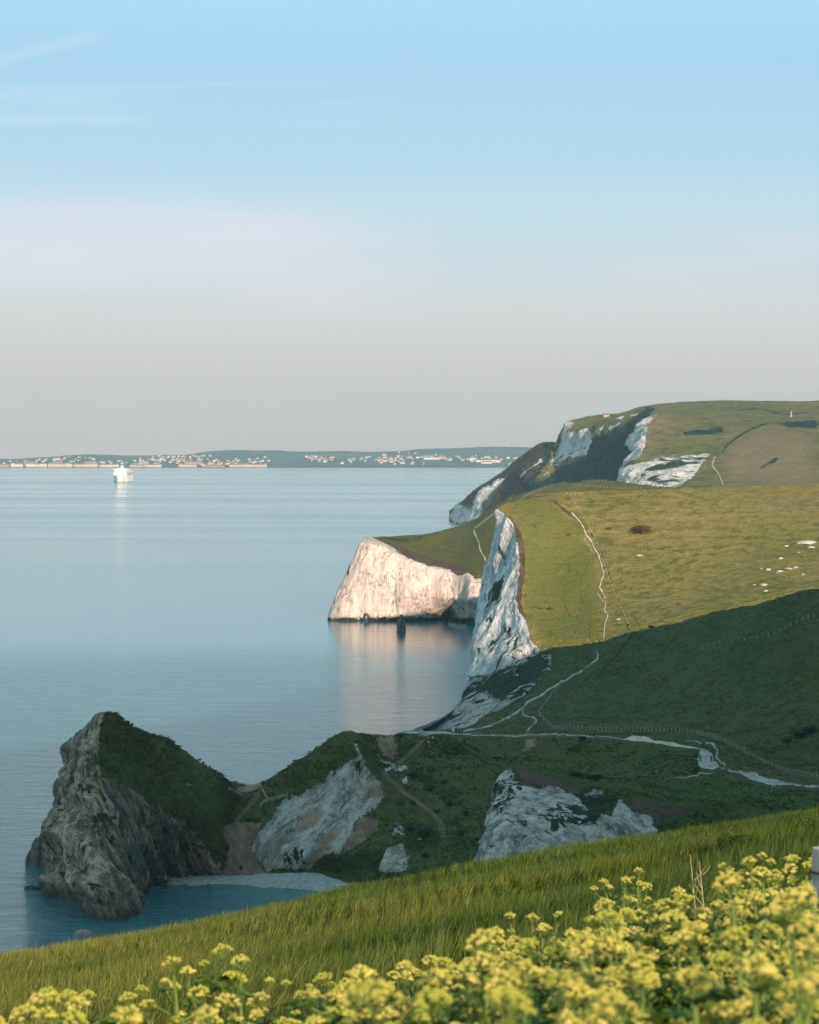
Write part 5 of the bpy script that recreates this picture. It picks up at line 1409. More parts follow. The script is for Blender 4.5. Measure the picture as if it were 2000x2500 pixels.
ribbon(Z4([(1308, 208), (1355, 255), (1375, 290), (1385, 320), (1410, 350), (1425, 385), (1445, 420), (1460, 470), (1472, 510), (1460, 545), (1450, 580), (1475, 620), (1480, 660), (1470, 690), (1490, 715), (1475, 760), (1468, 832)]), 2.4, M_chpath, 'white zigzag path up the sunlit hill', 11, 0.6, lift=0.2)
ribbon(Z4([(1385, 320), (1372, 345), (1400, 372), (1412, 400)]), 1.4, M_chpath, 'worn chalk branch beside the zigzag path', 12, 0.6, lift=0.2)
ribbon(Z4([(1440, 610), (1462, 635), (1470, 650)]), 1.6, M_chpath, 'thin worn branch low on the zigzag path', 13, 0.6, lift=0.2)
ribbon(Z4([(825, 292), (845, 340), (860, 390), (880, 430), (890, 465)]), 2.6, M_chpath, 'pale path on the turf above the pink chalk head', 14, 0.6, lift=0.2)
ribbon(Z5([(1262, 300), (1250, 340), (1280, 375), (1300, 425)]), 2.0, M_chpath, 'pale path on the far down', 15, 0.5, lift=0.3)
path_poly(Z2([(170, 567), (240, 547), (300, 525), (338, 520), (345, 540), (300, 570), (230, 583)]), M_clay, 'bare clay terrace on the saddle of the headland', 1.5, 0.6, 16)
ribbon(Z2([(1140, 420), (1120, 440), (1085, 452)]), 7, M_path, 'pale landing between the two flights of steps', 17)
ribbon(Z2([(450, 1000), (700, 1050)]), 1.0, M_clay, 'thin clay path', 18) if False else None


# ================================================================== FENCES
M_post = simple('pale fence post', (0.40, 0.38, 0.34), 0.9, 0.1, 0.2, 2)
M_wire = simple('fence wire', (0.22, 0.22, 0.21), 0.7, 0.3)


def post_mesh(w, h):
    m = MB(); m.tube([(0, 0, -0.3), (0, 0, h * .97), (0, 0, h)], [w / 2, w / 2, w / 2 * .7], 6); return m.mesh('post', M_post)


def fence(line, spacing, w, h, label, group='post and wire fences', only=None, maxn=100):
    pts = []; ln = densify(line, 0.5); acc = 0; last = None
    for p in ln:
        if last is None or math.hypot(p[0] - last[0], p[1] - last[1]) >= (spacing if not callable(spacing) else spacing(p)):
            hh = hit(p[0], p[1], only)
            if hh is not None: pts.append(hh[0]); last = p
        if len(pts) >= maxn: break
    if len(pts) < 2: return
    root = empty('fence', pts[0]); tag(root, label, 'fence', group)
    pm = post_mesh(w, h); r = random.Random(len(pts))
    tops = []
    for p in pts:
        o = link('post', pm, root, p - pts[0]); s = r.uniform(.85, 1.15); o.scale = (1, 1, s); o.rotation_euler = (r.uniform(-.06, .06), r.uniform(-.06, .06), 0)
        tops.append(p - pts[0])
    m = MB()
    for f_ in (.88, .5):
        for a, b in zip(tops[:-1], tops[1:]):
            if (a - b).length < 60: m.bar(a + Vector((0, 0, h * f_)), b + Vector((0, 0, h * f_)), 0.012)
    m.obj('wire', M_wire, root)


fence(Z3([(640, 212), (600, 255), (575, 290), (547, 325), (548, 345), (575, 370), (612, 402)]), 6, .2, 1.25, 'post fence winding down the shaded turf beside the pale path')
fence(Z3([(612, 402), (700, 403), (830, 406), (1000, 408), (1190, 414)]), 9.5, .2, 1.3, 'level post fence above the pinkish chalk and the cove')
fence(Z3([(1200, 416), (1290, 438), (1400, 490), (1500, 545), (1600, 585), (1715, 603)]), 5.2, .2, 1.3, 'post fence curving down the right side of the valley above the broad track')
fence(Z3([(190, 421), (300, 426), (430, 432), (560, 432), (700, 436), (880, 446)]), 7, .16, 1.1, 'low post fence along the edge above the cove')
fence(Z3([(1232, 63), (1310, 42), (1380, 32), (1444, 22), (1515, 6), (1560, -12), (1640, -50), (1725, -80)]), 15, .17, 1.4, 'widely spaced posts along the brow of the shaded hill')
fence(Z4([(1290, 116), (1330, 165), (1375, 235), (1420, 330), (1465, 450), (1510, 570), (1560, 690), (1605, 790)]), 10, .16, 1.2, 'straight post fence running down the sunlit hill beside the zigzag path')
fence(Z5([(400, 492), (440, 468), (500, 442), (560, 424), (640, 412), (780, 407)]), 6, .22, 1.4, 'post fence along the skyline of the turf behind the sunlit hill')
fence(Z5([(470, 474), (560, 468), (600, 464), (680, 470)]), 6, .22, 1.3, 'short line of posts at the top of the zigzag path')
fence(Z5([(640, 430), (740, 434), (860, 444), (940, 440)]), 9, .22, 1.3, 'faint line of posts on the turf below the far bowl')
fence(Z4([(925, 215), (880, 250), (840, 280), (830, 290)]), 5, .3, 1.4, 'short fence on the turf above the pink chalk head')
fence(Z6b([(1232, 785), (1315, 772)]), 18, .22, 1.5, 'pair of lone posts below the broad track')
fence(Z6b([(85, 243), (87, 243.5), (88, 244)]), 0.5, .22, 1.2, 'marker post') if False else None


def rail(pts, h, label, name='rail_fence'):
    ps = [hit(*p) for p in pts]; ps = [p[0] for p in ps if p]
    if len(ps) < 2: return
    root = empty(name, ps[0]); tag(root, label, 'fence')
    pm = post_mesh(.2, h)
    for p in ps: link('post', pm, root, p - ps[0])
    for f_ in (.92, .5):
        m = MB()
        for a, b in zip(ps[:-1], ps[1:]): m.bar(a - ps[0] + Vector((0, 0, h * f_)), b - ps[0] + Vector((0, 0, h * f_)), .12, .16)
        m.obj('rail', M_post, root)


rail(Z2([(335, 668), (370, 640), (410, 632), (450, 622), (500, 608)]), 1.1, 'pale wooden rail fence right of the left steps on the saddle')
rail(Z1([(1375, 690), (1415, 712), (1455, 732)]), 1.0, 'short wooden rail left of the clay terrace')
rail(Z2([(345, 570), (358, 600), (375, 622)]), 1.0, 'short handrail at the head of the left steps')
rail(Z1([(1120, 668), (1145, 676), (1160, 680)]), 0.9, 'tiny rail fence on the grassy flank of the headland')

# ================================================================== STEPS
M_tread = simple('worn step board', (0.30, 0.22, 0.17), 0.9, 0.1, 0.25, 3)


def steps(line, n, width, label, tilt=0.0):
    TROD.append((line, 14))
    ln = densify(line, 0.4); L = [0.0]
    for a, b in zip(ln[:-1], ln[1:]): L.append(L[-1] + math.hypot(b[0] - a[0], b[1] - a[1]))
    hits = []
    for i in range(n):
        s = L[-1] * i / (n - 1); k = min(range(len(L)), key=lambda q: abs(L[q] - s)); h = hit(*ln[k])
        if h: hits.append(h[0])
    if len(hits) < 3: return
    root = empty('wooden_steps', hits[0]); tag(root, label, 'steps', 'wooden steps down to the cove')
    for i, p in enumerate(hits):
        a = hits[max(i - 2, 0)]; b = hits[min(i + 2, len(hits) - 1)]
        d = Vector((b.x - a.x, b.y - a.y, 0)); d = d.normalized() if d.length > .01 else Vector((0, -1, 0))
        s = Vector((-d.y, d.x, 0)); s = (s + Vector((0.5, 0, 0)) * (1 if s.x > 0 else -1)).normalized()
        m = MB(); m.bar(-s * width / 2, s * width / 2, .34, .26)
        o = m.obj('tread', M_tread, root); o.location = p - hits[0] + Vector((0, -0.2, .22))


steps(zoom([(895, 490), (800, 590), (690, 690), (590, 785), (480, 870)], 900, 1740, 250 / 1725), 16, 1.7, 'straight upper flight of wooden steps descending from the red kayak')
steps(Z2([(1078, 460), (1085, 480), (1105, 505), (1150, 535), (1178, 570), (1205, 592)]), 14, 1.7, 'middle flight of wooden steps bending below the pale landing')
steps(Z2([(1210, 596), (1250, 620), (1300, 658), (1350, 692), (1395, 735), (1425, 775), (1430, 810), (1436, 850)]), 28, 1.6, 'long lower flight of wooden steps curving down through dark scrub')
steps(Z2([(330, 545), (318, 600), (280, 650), (230, 705), (180, 758)]), 19, 1.7, 'wooden steps from the clay terrace down the left saddle to the cove')

# terrace wall, gate, notice, kayak
h0 = [hit(*p) for p in Z2([(172, 572), (205, 584), (245, 586), (290, 578), (320, 562)])]; h0 = [h[0] for h in h0 if h]
if len(h0) > 2:
    m = MB()
    for a, b in zip(h0[:-1], h0[1:]): m.bar(a - h0[0] + Vector((0, -.3, -.1)), b - h0[0] + Vector((0, -.3, -.1)), .35, 1.1)
    o = m.obj('retaining_wall', simple('brown wall boards', (0.15, 0.095, 0.075), .9, .1, .3, 2)); o.location = h0[0]
    tag(o, 'low brown retaining wall under the clay terrace on the saddle', 'wall')


def Z9l(p): return zoom(p, 900, 1740, 250 / 1725)


g0 = hit(*Z9l([(858, 405)])[0]); g1 = hit(*Z9l([(985, 385)])[0])
if g0 and g1:
    a, b = g0[0], g1[0]; b = Vector((a.x + 2.1, a.y + 0.6, a.z + .05))
    root = empty('wooden_gate', a); tag(root, 'pale wooden gate frame at the head of the steps', 'gate')
    for f_, hh in ((0, 1.9), (.45, 1.9), (1, 1.2)): link('post', post_mesh(.2, hh), root, (b - a) * f_)
    for zz, f1 in ((.45, 1), (.9, 1), (1.15, 1), (1.85, .45)):
        m = MB(); m.bar(Vector((0, 0, zz)), (b - a) * f1 + Vector((0, 0, zz)), .1, .14); m.obj('rail', M_post, root)
    m = MB(); v = (b - a).normalized(); m.bar(Vector((0, -.08, 1.6)) , v * .95 + Vector((0, -.08, 1.6)), .05, .42); m.obj('panel', simple('pale board', (.6, .6, .6), .8), root)
s0 = hit(*Z9l([(1425, 350)])[0])
if s0:
    root = empty('notice_sign', s0[0]); tag(root, 'small white and pink notice sign on a post beside the gravel area', 'sign')
    link('post', post_mesh(.14, 1.0), root)
    m = MB(); m.box(-.32, .32, -.1, -.05, .75, 1.45); m.obj('board', simple('white sign board', (.75, .74, .74), .6), root)
    m = MB(); m.box(-.32, .32, -.105, -.055, .45, .742); m.obj('lower_board', simple('pink sign board', (.5, .2, .22), .6), root)
k0 = hit(*Z9l([(920, 488)])[0]); k1 = hit(*Z9l([(1040, 402)])[0])
if k0 and k1:
    a, b = k0[0], k1[0]; Lk = 2.6
    d = Vector((1.7, 1.2, 0)).normalized(); 
    d.z = 0.22; d.normalize()
    m = MB(); n = 12; ring = []
    side = Vector((-d.y, d.x, 0)).normalized(); up = d.cross(side) * -1
    if up.z < 0: up = -up
    for i in range(n + 1):
        s = i / n; wv = .40 * math.sin(math.pi * min(max(s, .03), .97)) ** .55; hv = .26 * math.sin(math.pi * min(max(s, .03), .97)) ** .4
        c = d * (s * Lk) + Vector((0, 0, .30)) + up * .10 * (2 * s - 1) ** 2
        ring.append([c + side * wv * math.cos(q) + up * hv * math.sin(q) for q in [2 * math.pi * j / 10 for j in range(10)]])
    vs = [p for r_ in ring for p in r_]; fs = []
    for i in range(n):
        for j in range(10): fs.append((i * 10 + j, i * 10 + (j + 1) % 10, (i + 1) * 10 + (j + 1) % 10, (i + 1) * 10 + j))
    fs += [tuple(reversed(range(10))), tuple(n * 10 + j for j in range(10))]
    m.add(vs, fs)
    root = empty('kayak', a); tag(root, 'dark red kayak lying at the top of the wooden steps', 'kayak')
    m.obj('hull', simple('red hull', (.42, .018, .045), .4, .4, .15), root, True)
    m2 = MB(); c = d * (Lk * .5) + up * .26 + Vector((0, 0, .30)); q = 14
    m2.tube([c + d * .38 * math.cos(2 * math.pi * i / q) + side * .22 * math.sin(2 * math.pi * i / q) for i in range(q + 1)], .035, 5)
    m2.obj('cockpit_rim', simple('black rim', (.02, .02, .02), .5), root)

# ================================================================== WALKER
def skin_obj(name, verts, edges, radii, mat, parent, rootv=0):
    me = bpy.data.meshes.new(name); me.from_pydata(verts, edges, []); me.materials.append(mat)
    o = link(name, me, parent)
    md = o.modifiers.new('skin', 'SKIN'); md.use_smooth_shade = True
    for i, rr in enumerate(radii): me.skin_vertices[0].data[i].radius = (rr, rr); me.skin_vertices[0].data[i].use_root = (i == rootv)
    s = o.modifiers.new('sub', 'SUBSURF'); s.levels = 1; s.render_levels = 1
    return o


w0 = hit(*Z6b([(476, 478)])[0])
if w0:
    root = empty('person', w0[0], 0.5); tag(root, 'lone walker in dark clothes on the broad pale track', 'person')
    M_skin = simple('skin', (.5, .33, .25), .6); M_jkt = simple('dark jacket', (.022, .024, .03), .8); M_trs = simple('dark trousers', (.025, .027, .032), .8); M_hair = simple('dark hair', (.03, .022, .018), .7)
    V = [(0, 0, .92), (0, .02, 1.15), (0, .03, 1.38), (0, .01, 1.5), (0, -.02, 1.62), (0, -.03, 1.72),
         (.17, .02, 1.4), (.24, .10, 1.15), (.25, .0, .92), (.25, -.06, .84), (-.17, .02, 1.4), (-.24, -.04, 1.15), (-.24, -.2, .95), (-.24, -.26, .88),
         (.09, 0, .88), (.11, -.16, .5), (.11, -.14, .08), (.11, -.28, .04), (-.09, 0, .88), (-.1, .08, .5), (-.1, .3, .14), (-.1, .2, .05)]
    E = [(0, 1), (1, 2), (2, 3), (3, 4), (4, 5), (2, 6), (6, 7), (7, 8), (8, 9), (2, 10), (10, 11), (11, 12), (12, 13), (0, 14), (14, 15), (15, 16), (16, 17), (0, 18), (18, 19), (19, 20), (20, 21)]
    Rr = [.14, .14, .15, .06, .095, .08, .075, .05, .035, .035, .075, .05, .035, .035, .09, .065, .045, .04, .09, .065, .045, .04]
    skin_obj('body', V, E, Rr, M_skin, root)
    skin_obj('jacket', [V[i] for i in (0, 1, 2, 6, 7, 8, 10, 11, 12)], [(0, 1), (1, 2), (2, 3), (3, 4), (4, 5), (2, 6), (6, 7), (7, 8)], [.17, .17, .175, .095, .068, .055, .095, .068, .055], M_jkt, root)
    skin_obj('trousers', [V[i] for i in (0, 14, 15, 16, 18, 19, 20)], [(0, 1), (1, 2), (2, 3), (0, 4), (4, 5), (5, 6)], [.16, .105, .08, .06, .105, .08, .06], M_trs, root)
    skin_obj('hair', [(0, .0, 1.66), (0, -.01, 1.75)], [(0, 1)], [.11, .09], M_hair, root)

# ================================================================== CRUISE SHIP
def ship():
    D = H * F / (1176.5 - Y0)
    root = empty('cruise_ship', ((300 - 1000) * D / F, D, 0), math.radians(0))
    tag(root, 'white cruise ship with a dark blue funnel lying off the far shore', 'ship')
    M_white = simple('ship white', (.80, .77, .74), .5, .3, .06, .02); M_win = simple('ship windows', (.20, .19, .19), .3, .5, .2, .1); M_blue = simple('funnel blue', (.03, .12, .22), .5, .3, .1); M_boot = simple('boot topping', (.22, .07, .06), .6, .2, .1)
    # local: bow towards -y (towards the viewer), then the whole ship is turned a little
    B, L = 16.0, 150.0
    def outline(z, grow=0.0):
        fl = 1 - 0.24 * max(0, (1 - z / 17.0))
        pts = []
        for t_ in np.linspace(0, 1, 15):
            y = -L * .5 + t_ * L; wv = B * min(1, (t_ * 4.2) ** .55) * fl if t_ < .24 else B * (1 if t_ < .9 else 1 - (t_ - .9) * 1.6)
            wv = max(wv, .4); rake = -7 * (z / 17.0) * max(0, 1 - t_ * 5)
            pts.append((wv, y + rake))
        return pts
    m = MB(); zs = [-3, 1.2, 6, 12, 17]; rings = []
    for z in zs:
        o_ = outline(z); rings.append([(w_, y, z) for w_, y in o_] + [(-w_, y, z) for w_, y in reversed(o_)])
    n = len(rings[0]); vs = [p for r_ in rings for p in r_]; 
    for k in range(len(zs) - 1):
        m.add(rings[k] + rings[k + 1], [(i, n + i, n + (i + 1) % n, (i + 1) % n) for i in range(n)], 1 if k == 0 else 0)
    m.add(rings[-1], [tuple(range(n))], 0)
    hull = m.obj('hull', [M_white, M_boot], root)
    m = MB()
    m.box(-15.6, 15.6, -42, 68, 17.01, 21.5); m.box(-16.3, 16.3, -40, 66, 21.51, 24.8); m.box(-14.2, 14.2, -36, 62, 24.81, 28)
    m.box(-13.4, 13.4, -34, 40, 28.01, 30.6)
    m.obj('superstructure', M_white, root)
    for z, y0, y1, wv in ((18.6, -42.15, 66, 15.75), (22.6, -40.15, 64, 16.45), (26, -36.15, 60, 14.35)):
        m = MB(); m.box(-wv, wv, y0, y1, z, z + 1.2); m.obj('window_band', M_win, root)
    m = MB(); m.box(-17.4, 17.4, -37, -29, 30.61, 33.2); m.box(-9, 9, -30, 2, 30.62, 34); m.obj('bridge', M_white, root)
    m = MB(); m.box(-17.5, 17.5, -37.15, -28.9, 31.4, 32.5); m.obj('window_band', M_win, root)
    m = MB(); m.add([(-4.5, 14, 28), (4.5, 14, 28), (4.5, 34, 28), (-4.5, 34, 28), (-3.6, 18, 44), (3.6, 18, 44), (3.6, 33, 44), (-3.6, 33, 44)], [(3, 2, 1, 0), (4, 5, 6, 7), (0, 1, 5, 4), (1, 2, 6, 5), (2, 3, 7, 6), (3, 0, 4, 7)])
    m.obj('funnel', M_blue, root)
    m = MB(); m.tube([(0, -14, 30), (0, -13, 42)], [1.6, .5], 6); m.bar((-5, -14, 38), (5, -14, 38), .6); m.add([(-2.4, -16, 35), (2.4, -16, 35), (2.4, -11, 35), (-2.4, -11, 35), (-1.6, -15, 40), (1.6, -15, 40), (1.6, -12, 40), (-1.6, -12, 40)], [(4, 5, 6, 7), (0, 1, 5, 4), (1, 2, 6, 5), (2, 3, 7, 6), (3, 0, 4, 7)])
    m.obj('mast', M_white, root)
    for sx in (-1, 1):
        for k in range(4):
            m = MB(); m.tube([(sx * 17.0, -20 + k * 18, 19.6), (sx * 17.0, -17 + k * 18, 19.2), (sx * 17.0, -11 + k * 18, 19.2), (sx * 17.0, -8 + k * 18, 19.6)], [.5, 1.3, 1.3, .5], 6); m.obj('lifeboat', simple('lifeboat', (.5, .22, .1), .6) if k == 0 and sx < 0 else bpy.data.materials['lifeboat'], root)
    root.rotation_euler = (0, 0, math.radians(-3.5)); root.scale = (1.02, 1.02, 0.98)


ship()

# ================================================================== FAR TOWN
hr = random.Random(21)
M_roofs = [simple('town roof %s' % s_, c_, .9, .1, .2, .02) for s_, c_ in (('slate', (.16, .15, .16)), ('tile', (.20, .11, .09)))]
M_walls = [simple('town wall %s' % s_, c_, .9, .1, .12, .02) for s_, c_ in (('white', (.50, .46, .43)), ('cream', (.45, .36, .30)), ('pink', (.34, .22, .19)), ('grey', (.30, .28, .27)))]
M_twin = simple('town windows', (.12, .11, .11), .4, .3)


def house_mesh(w, d, h, r, wm_, rm_):
    m = MB(); m.add([(-w / 2, -d / 2, -6), (w / 2, -d / 2, -6), (w / 2, d / 2, -6), (-w / 2, d / 2, -6), (-w / 2, -d / 2, h), (w / 2, -d / 2, h), (w / 2, d / 2, h), (-w / 2, d / 2, h), (-w / 2, 0, h + r), (w / 2, 0, h + r)],
                    [(0, 1, 5, 4), (1, 2, 6, 5), (2, 3, 7, 6), (3, 0, 4, 7), (5, 6, 9), (4, 8, 7)], 0)
    e = .4
    m.add([(-w / 2 - e, -d / 2 - e, h - .1), (w / 2 + e, -d / 2 - e, h - .1), (w / 2 + e, 0, h + r + .2), (-w / 2 - e, 0, h + r + .2), (w / 2 + e, d / 2 + e, h - .1), (-w / 2 - e, d / 2 + e, h - .1)], [(0, 1, 2, 3), (3, 2, 4, 5)], 1)
    m.box(w * .3, w * .3 + 1.4, -.7, .7, h + r * .4, h + r + 1.8, 0)
    nwin = max(2, int(w / 5))
    for k in range(nwin):
        for z in (h * .2, h * .62):
            x = -w / 2 + (k + .5) * w / nwin; m.add([(x - .7, -d / 2 - .03, z), (x + .7, -d / 2 - .03, z), (x + .7, -d / 2 - .03, z + 1.8), (x - .7, -d / 2 - .03, z + 1.8)], [(0, 1, 2, 3)], 2)
    return m.mesh('house', [wm_, rm_, M_twin])


HM = [house_mesh(w, d, h, r, M_walls[a], M_roofs[b]) for w, d, h, r, a, b in ((14, 10, 8, 4, 0, 0), (18, 11, 7, 4, 1, 1), (12, 10, 9, 5, 2, 1), (24, 12, 8, 4, 0, 1), (30, 14, 9, 3, 1, 0), (16, 10, 7, 4, 3, 0))]
HLAB = ['small white slate-roofed house among those of the far town', 'cream red-roofed house among those of the far town', 'tall pinkish house among those of the far town', 'long white red-roofed house among those of the far town', 'broad cream building among those of the far town', 'small grey house among those of the far town']


def house(px, py, kind, rz=None, sc_=1.0):
    h = hit(px, py, ('far_hills',))
    if not h: return
    o = link('house', HM[kind]); o.location = h[0]; o.rotation_euler = (0, 0, hr.uniform(-.35, .35) if rz is None else rz); o.scale = (sc_, sc_, sc_)
    tag(o, HLAB[kind], 'house', 'houses of the far town')


clusters = [(130, 1123, 60, 3, 14), (190, 1120, 50, 2.5, 8), (250, 1131, 40, 2, 8), (400, 1123, 50, 5, 24), (455, 1118, 70, 4, 26), (330, 1131, 60, 3, 12), (480, 1131, 90, 4, 22), (560, 1131, 70, 4, 16), (620, 1124, 60, 5, 12), (770, 1120, 40, 3, 14), (790, 1125, 20, 3, 8), (935, 1122, 40, 5, 24), (985, 1123, 60, 6, 24), (1060, 1119, 50, 3, 20), (1110, 1121, 60, 3, 14), (1200, 1123, 60, 3, 14), (1000, 1108, 40, 3, 3), (1180, 1118, 50, 3, 8), (60, 1128, 60, 3, 10), (850, 1126, 60, 4, 8)]
for cx_, cy_, sx_, sy_, n_ in clusters:
    for _ in range(n_): house(hr.gauss(cx_, sx_ * .45), min(hr.gauss(cy_, sy_), 1138.5), hr.choices(range(6), (5, 4, 4, 2, 1, 3))[0], sc_=hr.uniform(.42, .78))


def terrace(px0, px1, h, wallc, label, py=1141.0, seed=0, roof=0):
    D = 10600; x0, x1 = (px0 - 1000) * D / F, (px1 - 1000) * D / F; L = x1 - x0
    z0 = 1.5
    m = MB(); r = random.Random(seed); x = 0
    root = empty('terrace', (x0, D, z0)); tag(root, label, 'terrace', 'seafront terraces of the far town')
    rf = MB(); wi = MB()
    while x < L - 4:
        w = min(r.uniform(14, 30), L - x); hh = h * r.uniform(.88, 1.12)
        m.box(x, x + w - .2, 0, 14, -4, hh); rf.add([(x - .2, -.5, hh + .02), (x + w, -.5, hh + .02), (x + w, 7, hh + 3.4), (x - .2, 7, hh + 3.4), (x + w, 14.4, hh + .02), (x - .2, 14.4, hh + .02)], [(0, 1, 2, 3), (3, 2, 4, 5), (1, 4, 2), (0, 3, 5)])
        m.box(x + w * .5 - 1, x + w * .5 + 1, 5, 8, hh, hh + 5)
        k = max(2, int(w / 4.5))
        for i in range(k):
            for zf in (.12, .42, .70):
                xx = x + (i + .5) * w / k; wi.add([(xx - .75, -.05, hh * zf), (xx + .75, -.05, hh * zf), (xx + .75, -.05, hh * zf + 2), (xx - .75, -.05, hh * zf + 2)], [(0, 1, 2, 3)])
        x += w
    m.obj('wall', wallc, root); rf.obj('roof', M_roofs[roof], root); wi.obj('window', M_twin, root)['kind'] = 'stuff'


ter = [(-40, 22, 9, 2, 'pinkish terrace at the far left end of the town seafront'), (26, 58, 12, 0, 'white terrace, first to the right of the pinkish one on the far seafront'), (64, 114, 11, 0, 'white seafront terrace between two short gaps, second from the left'), (117, 177, 12, 1, 'cream seafront terrace just left of the long pale row'), (180, 240, 11, 1, 'long pale seafront terrace left of the cruise ship'), (243, 290, 8, 0, 'low white seafront terrace ending behind the cruise ship'), (316, 352, 7, 1, 'low cream terrace just right of the cruise ship'), (354, 394, 9, 0, 'white seafront block below the church spire, to its right'), (436, 480, 9, 1, 'cream terrace in the middle of the far seafront'), (500, 548, 6, 2, 'low pinkish row right of the middle of the seafront'), (560, 652, 9, 1, 'long cream terrace at the right end of the town seafront'), (1242, 1282, 14, 3, 'grey block on the shore half hidden by the far headland')]
for i, (a, b, h_, wi_, lab) in enumerate(ter): terrace(a, b, h_, M_walls[wi_], lab, seed=i, roof=1 if wi_ == 2 else 0)
# second row behind
for i, (a, b, h_, wi_, lab) in enumerate([(128, 152, 14, 2, 'reddish block behind the cream seafront terrace'), (60, 92, 13, 2, 'reddish row behind the white seafront terraces at the left'), (205, 236, 13, 3, 'grey row behind the long pale terrace'), (450, 478, 13, 2, 'reddish block behind the cream middle terrace')]):
    D = 10750; terrace(a, b, h_, M_walls[wi_], lab, seed=30 + i, roof=1)
    o = [x for x in sc.objects if x.get('label') == lab][0]; o.location.y = D; o.location.x = (a - 1000) * D / F; o.location.z = 5


def block(px0, px1, py, h, label):
    hh = hit((px0 + px1) / 2, py, ('far_hills',))
    if not hh: return
    p = hh[0]; w = (px1 - px0) * p.y / F
    root = empty('warehouse', p); tag(root, label, 'warehouse', 'white sheds of the far town')
    m = MB(); m.box(-w / 2, w / 2, 0, 30, -5, h); m.obj('wall', M_walls[0], root)
    m = MB(); m.add([(-w / 2 - 1, -1, h + .05), (w / 2 + 1, -1, h + .05), (w / 2 + 1, 31, h + 3), (-w / 2 - 1, 31, h + 3)], [(0, 1, 2, 3)]); m.obj('roof', M_roofs[0], root)


block(1148, 1160, 1127.5, 15, 'tall white shed at the right of the far town'); block(1162, 1222, 1129, 9, 'long low white shed right of the tall one in the far town'); block(1035, 1075, 1122, 8, 'white shed in the middle right of the far town'); block(1175, 1200, 1132, 7, 'short white shed just below the long low one'); block(745, 775, 1117, 7, 'white shed on the hillside left of the far town centre')

D = 10800; x_ = (342.5 - 1000) * D / F
root = empty('church', (x_, D, 6)); tag(root, 'church with a pointed spire above the far seafront', 'church')
m = MB(); m.box(-5, 5, -5, 5, -6, 14); m.obj('tower', M_walls[3], root)
m = MB(); m.add([(-5, -5, 14.01), (5, -5, 14.01), (5, 5, 14.01), (-5, 5, 14.01), (0, 0, 34)], [(0, 1, 4), (1, 2, 4), (2, 3, 4), (3, 0, 4)]); m.obj('spire', M_walls[3], root)
m = MB(); m.box(5.2, 30, -6, 6, -6, 9); m.add([(5.2, -7, 9.02), (30, -7, 9.02), (30, 0, 15), (5.2, 0, 15), (30, 7, 9.02), (5.2, 7, 9.02)], [(0, 1, 2, 3), (3, 2, 4, 5)]); m.obj('nave', M_walls[2], root)


def mast(px, py_top, label, py_base=1098):
    h = hit(px, py_base, ('far_hills',)) or hit(px, py_base + 3, ('far_hills',))
    if not h: return
    p = h[0]; k = p.y / F; ht = (H - (py_top - Y0) * k) - p.z
    root = empty('radio_mast', p); tag(root, label, 'mast', 'radio masts on the far skyline')
    m = MB()
    for s_ in ((-1, -1), (1, -1), (0, 1)): m.tube([(s_[0] * 3, s_[1] * 3, -2), (s_[0] * .6, s_[1] * .6, ht)], [.8, .5], 4)
    m.obj('lattice', M_wire, root)
    m = MB()
    for i in range(8):
        z = ht * (i + .5) / 8; w_ = 3 - 2.4 * (i + .5) / 8; m.bar((-w_, -w_, z), (w_, -w_, z), .5); m.bar((w_, -w_, z), (0, w_, z), .5)
    m.obj('brace', M_wire, root)


mast(842, 1085, 'thin radio mast on the far skyline, left of the other two', 1101); mast(1249, 1081, 'thin radio mast on the far skyline nearest the far headland', 1094); mast(1160, 1083, 'thin radio mast on the far skyline, middle of three', 1094)

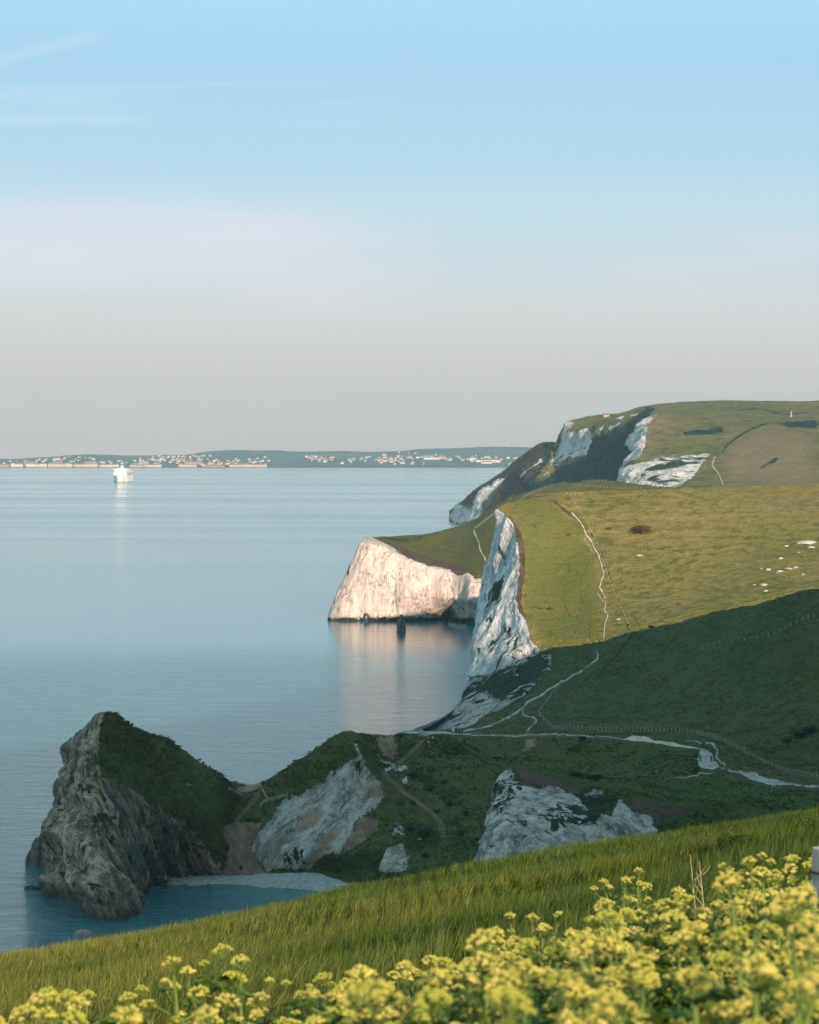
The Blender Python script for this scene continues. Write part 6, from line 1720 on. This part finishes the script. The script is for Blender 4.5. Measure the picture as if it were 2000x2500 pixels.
# ================================================================== ON THE FAR HEADLAND
h = hit(1480, 1017)
if h:
    root = empty('cottage', h[0], .1); root.scale = (.62, .62, .62); tag(root, 'tiny row of cottages on the skyline of the far headland', 'cottage')
    m = MB(); m.box(-6, 6, -4, 4, -1, 3.6); m.obj('wall', M_walls[2], root)
    m = MB(); m.add([(-6.3, -4.4, 3.62), (6.3, -4.4, 3.62), (6.3, 0, 6), (-6.3, 0, 6), (6.3, 4.4, 3.62), (-6.3, 4.4, 3.62)], [(0, 1, 2, 3), (3, 2, 4, 5), (1, 4, 2), (0, 3, 5)]); rf = m.obj('roof', M_roofs[1], root)
    for xx in (-4, 0, 4):
        m = MB(); m.box(xx - .6, xx + .6, -.6, .6, 5, 7.6); m.obj('chimney', M_walls[2], rf)
h = hit(1932, 1018)
if h:
    m = MB(); m.add([(-1, -1, -.5), (1, -1, -.5), (1, 1, -.5), (-1, 1, -.5), (-.6, -.6, 6), (.6, -.6, 6), (.6, .6, 6), (-.6, .6, 6), (0, 0, 7.2)], [(3, 2, 1, 0), (0, 1, 5, 4), (1, 2, 6, 5), (2, 3, 7, 6), (3, 0, 4, 7), (4, 5, 8), (5, 6, 8), (6, 7, 8), (7, 4, 8)])
    o = m.obj('obelisk', M_walls[3]); o.location = h[0]; tag(o, 'pale stone obelisk standing on the far down', 'obelisk')

# ------------------------------------------------------------------ tussocks keep off the trodden ground
def off_paths(q):
    bad = np.zeros(len(q), bool)
    for ln, w in TROD:
        L_ = np.asarray(ln, float)[:, :2]
        lo, hi = L_.min(0) - 14, L_.max(0) + 14
        c = np.flatnonzero((q[:, 0] > lo[0]) & (q[:, 0] < hi[0]) & (q[:, 1] > lo[1]) & (q[:, 1] < hi[1]))
        if len(c):
            qq = q[c].copy()
            bad[c] |= line_sd(qq, L_, w / 2 + 1.5) > 0
            qq[:, 1] -= w / 2 + 3.0
            bad[c] |= line_sd(qq, L_, w / 2 + 2.5) > 0
    for pl in TROD_POLY:
        bad |= poly_sd(q, pl) > -1.5
        q2 = q.copy(); q2[:, 1] -= 4; bad |= poly_sd(q2, pl) > -1.0
    return bad


C_SCRUB = [(0, (0.024, 0.038, 0.015)), (.4, (0.060, 0.084, 0.026)), (.7, (0.105, 0.115, 0.036)), (.93, (0.16, 0.14, 0.05)), (1, (0.34, 0.29, 0.05))]
tufts('headland', 'undergrowth', 24000, .22, .62, .42, 81, C_SCRUB, 'low scrub and rough grass over the headland and cove slopes', skip=off_paths)
tufts('chalk_buttress', 'undergrowth', 6000, .2, .55, .4, 82, C_SCRUB, 'rough grass on the top of the chalk buttress', skip=off_paths)
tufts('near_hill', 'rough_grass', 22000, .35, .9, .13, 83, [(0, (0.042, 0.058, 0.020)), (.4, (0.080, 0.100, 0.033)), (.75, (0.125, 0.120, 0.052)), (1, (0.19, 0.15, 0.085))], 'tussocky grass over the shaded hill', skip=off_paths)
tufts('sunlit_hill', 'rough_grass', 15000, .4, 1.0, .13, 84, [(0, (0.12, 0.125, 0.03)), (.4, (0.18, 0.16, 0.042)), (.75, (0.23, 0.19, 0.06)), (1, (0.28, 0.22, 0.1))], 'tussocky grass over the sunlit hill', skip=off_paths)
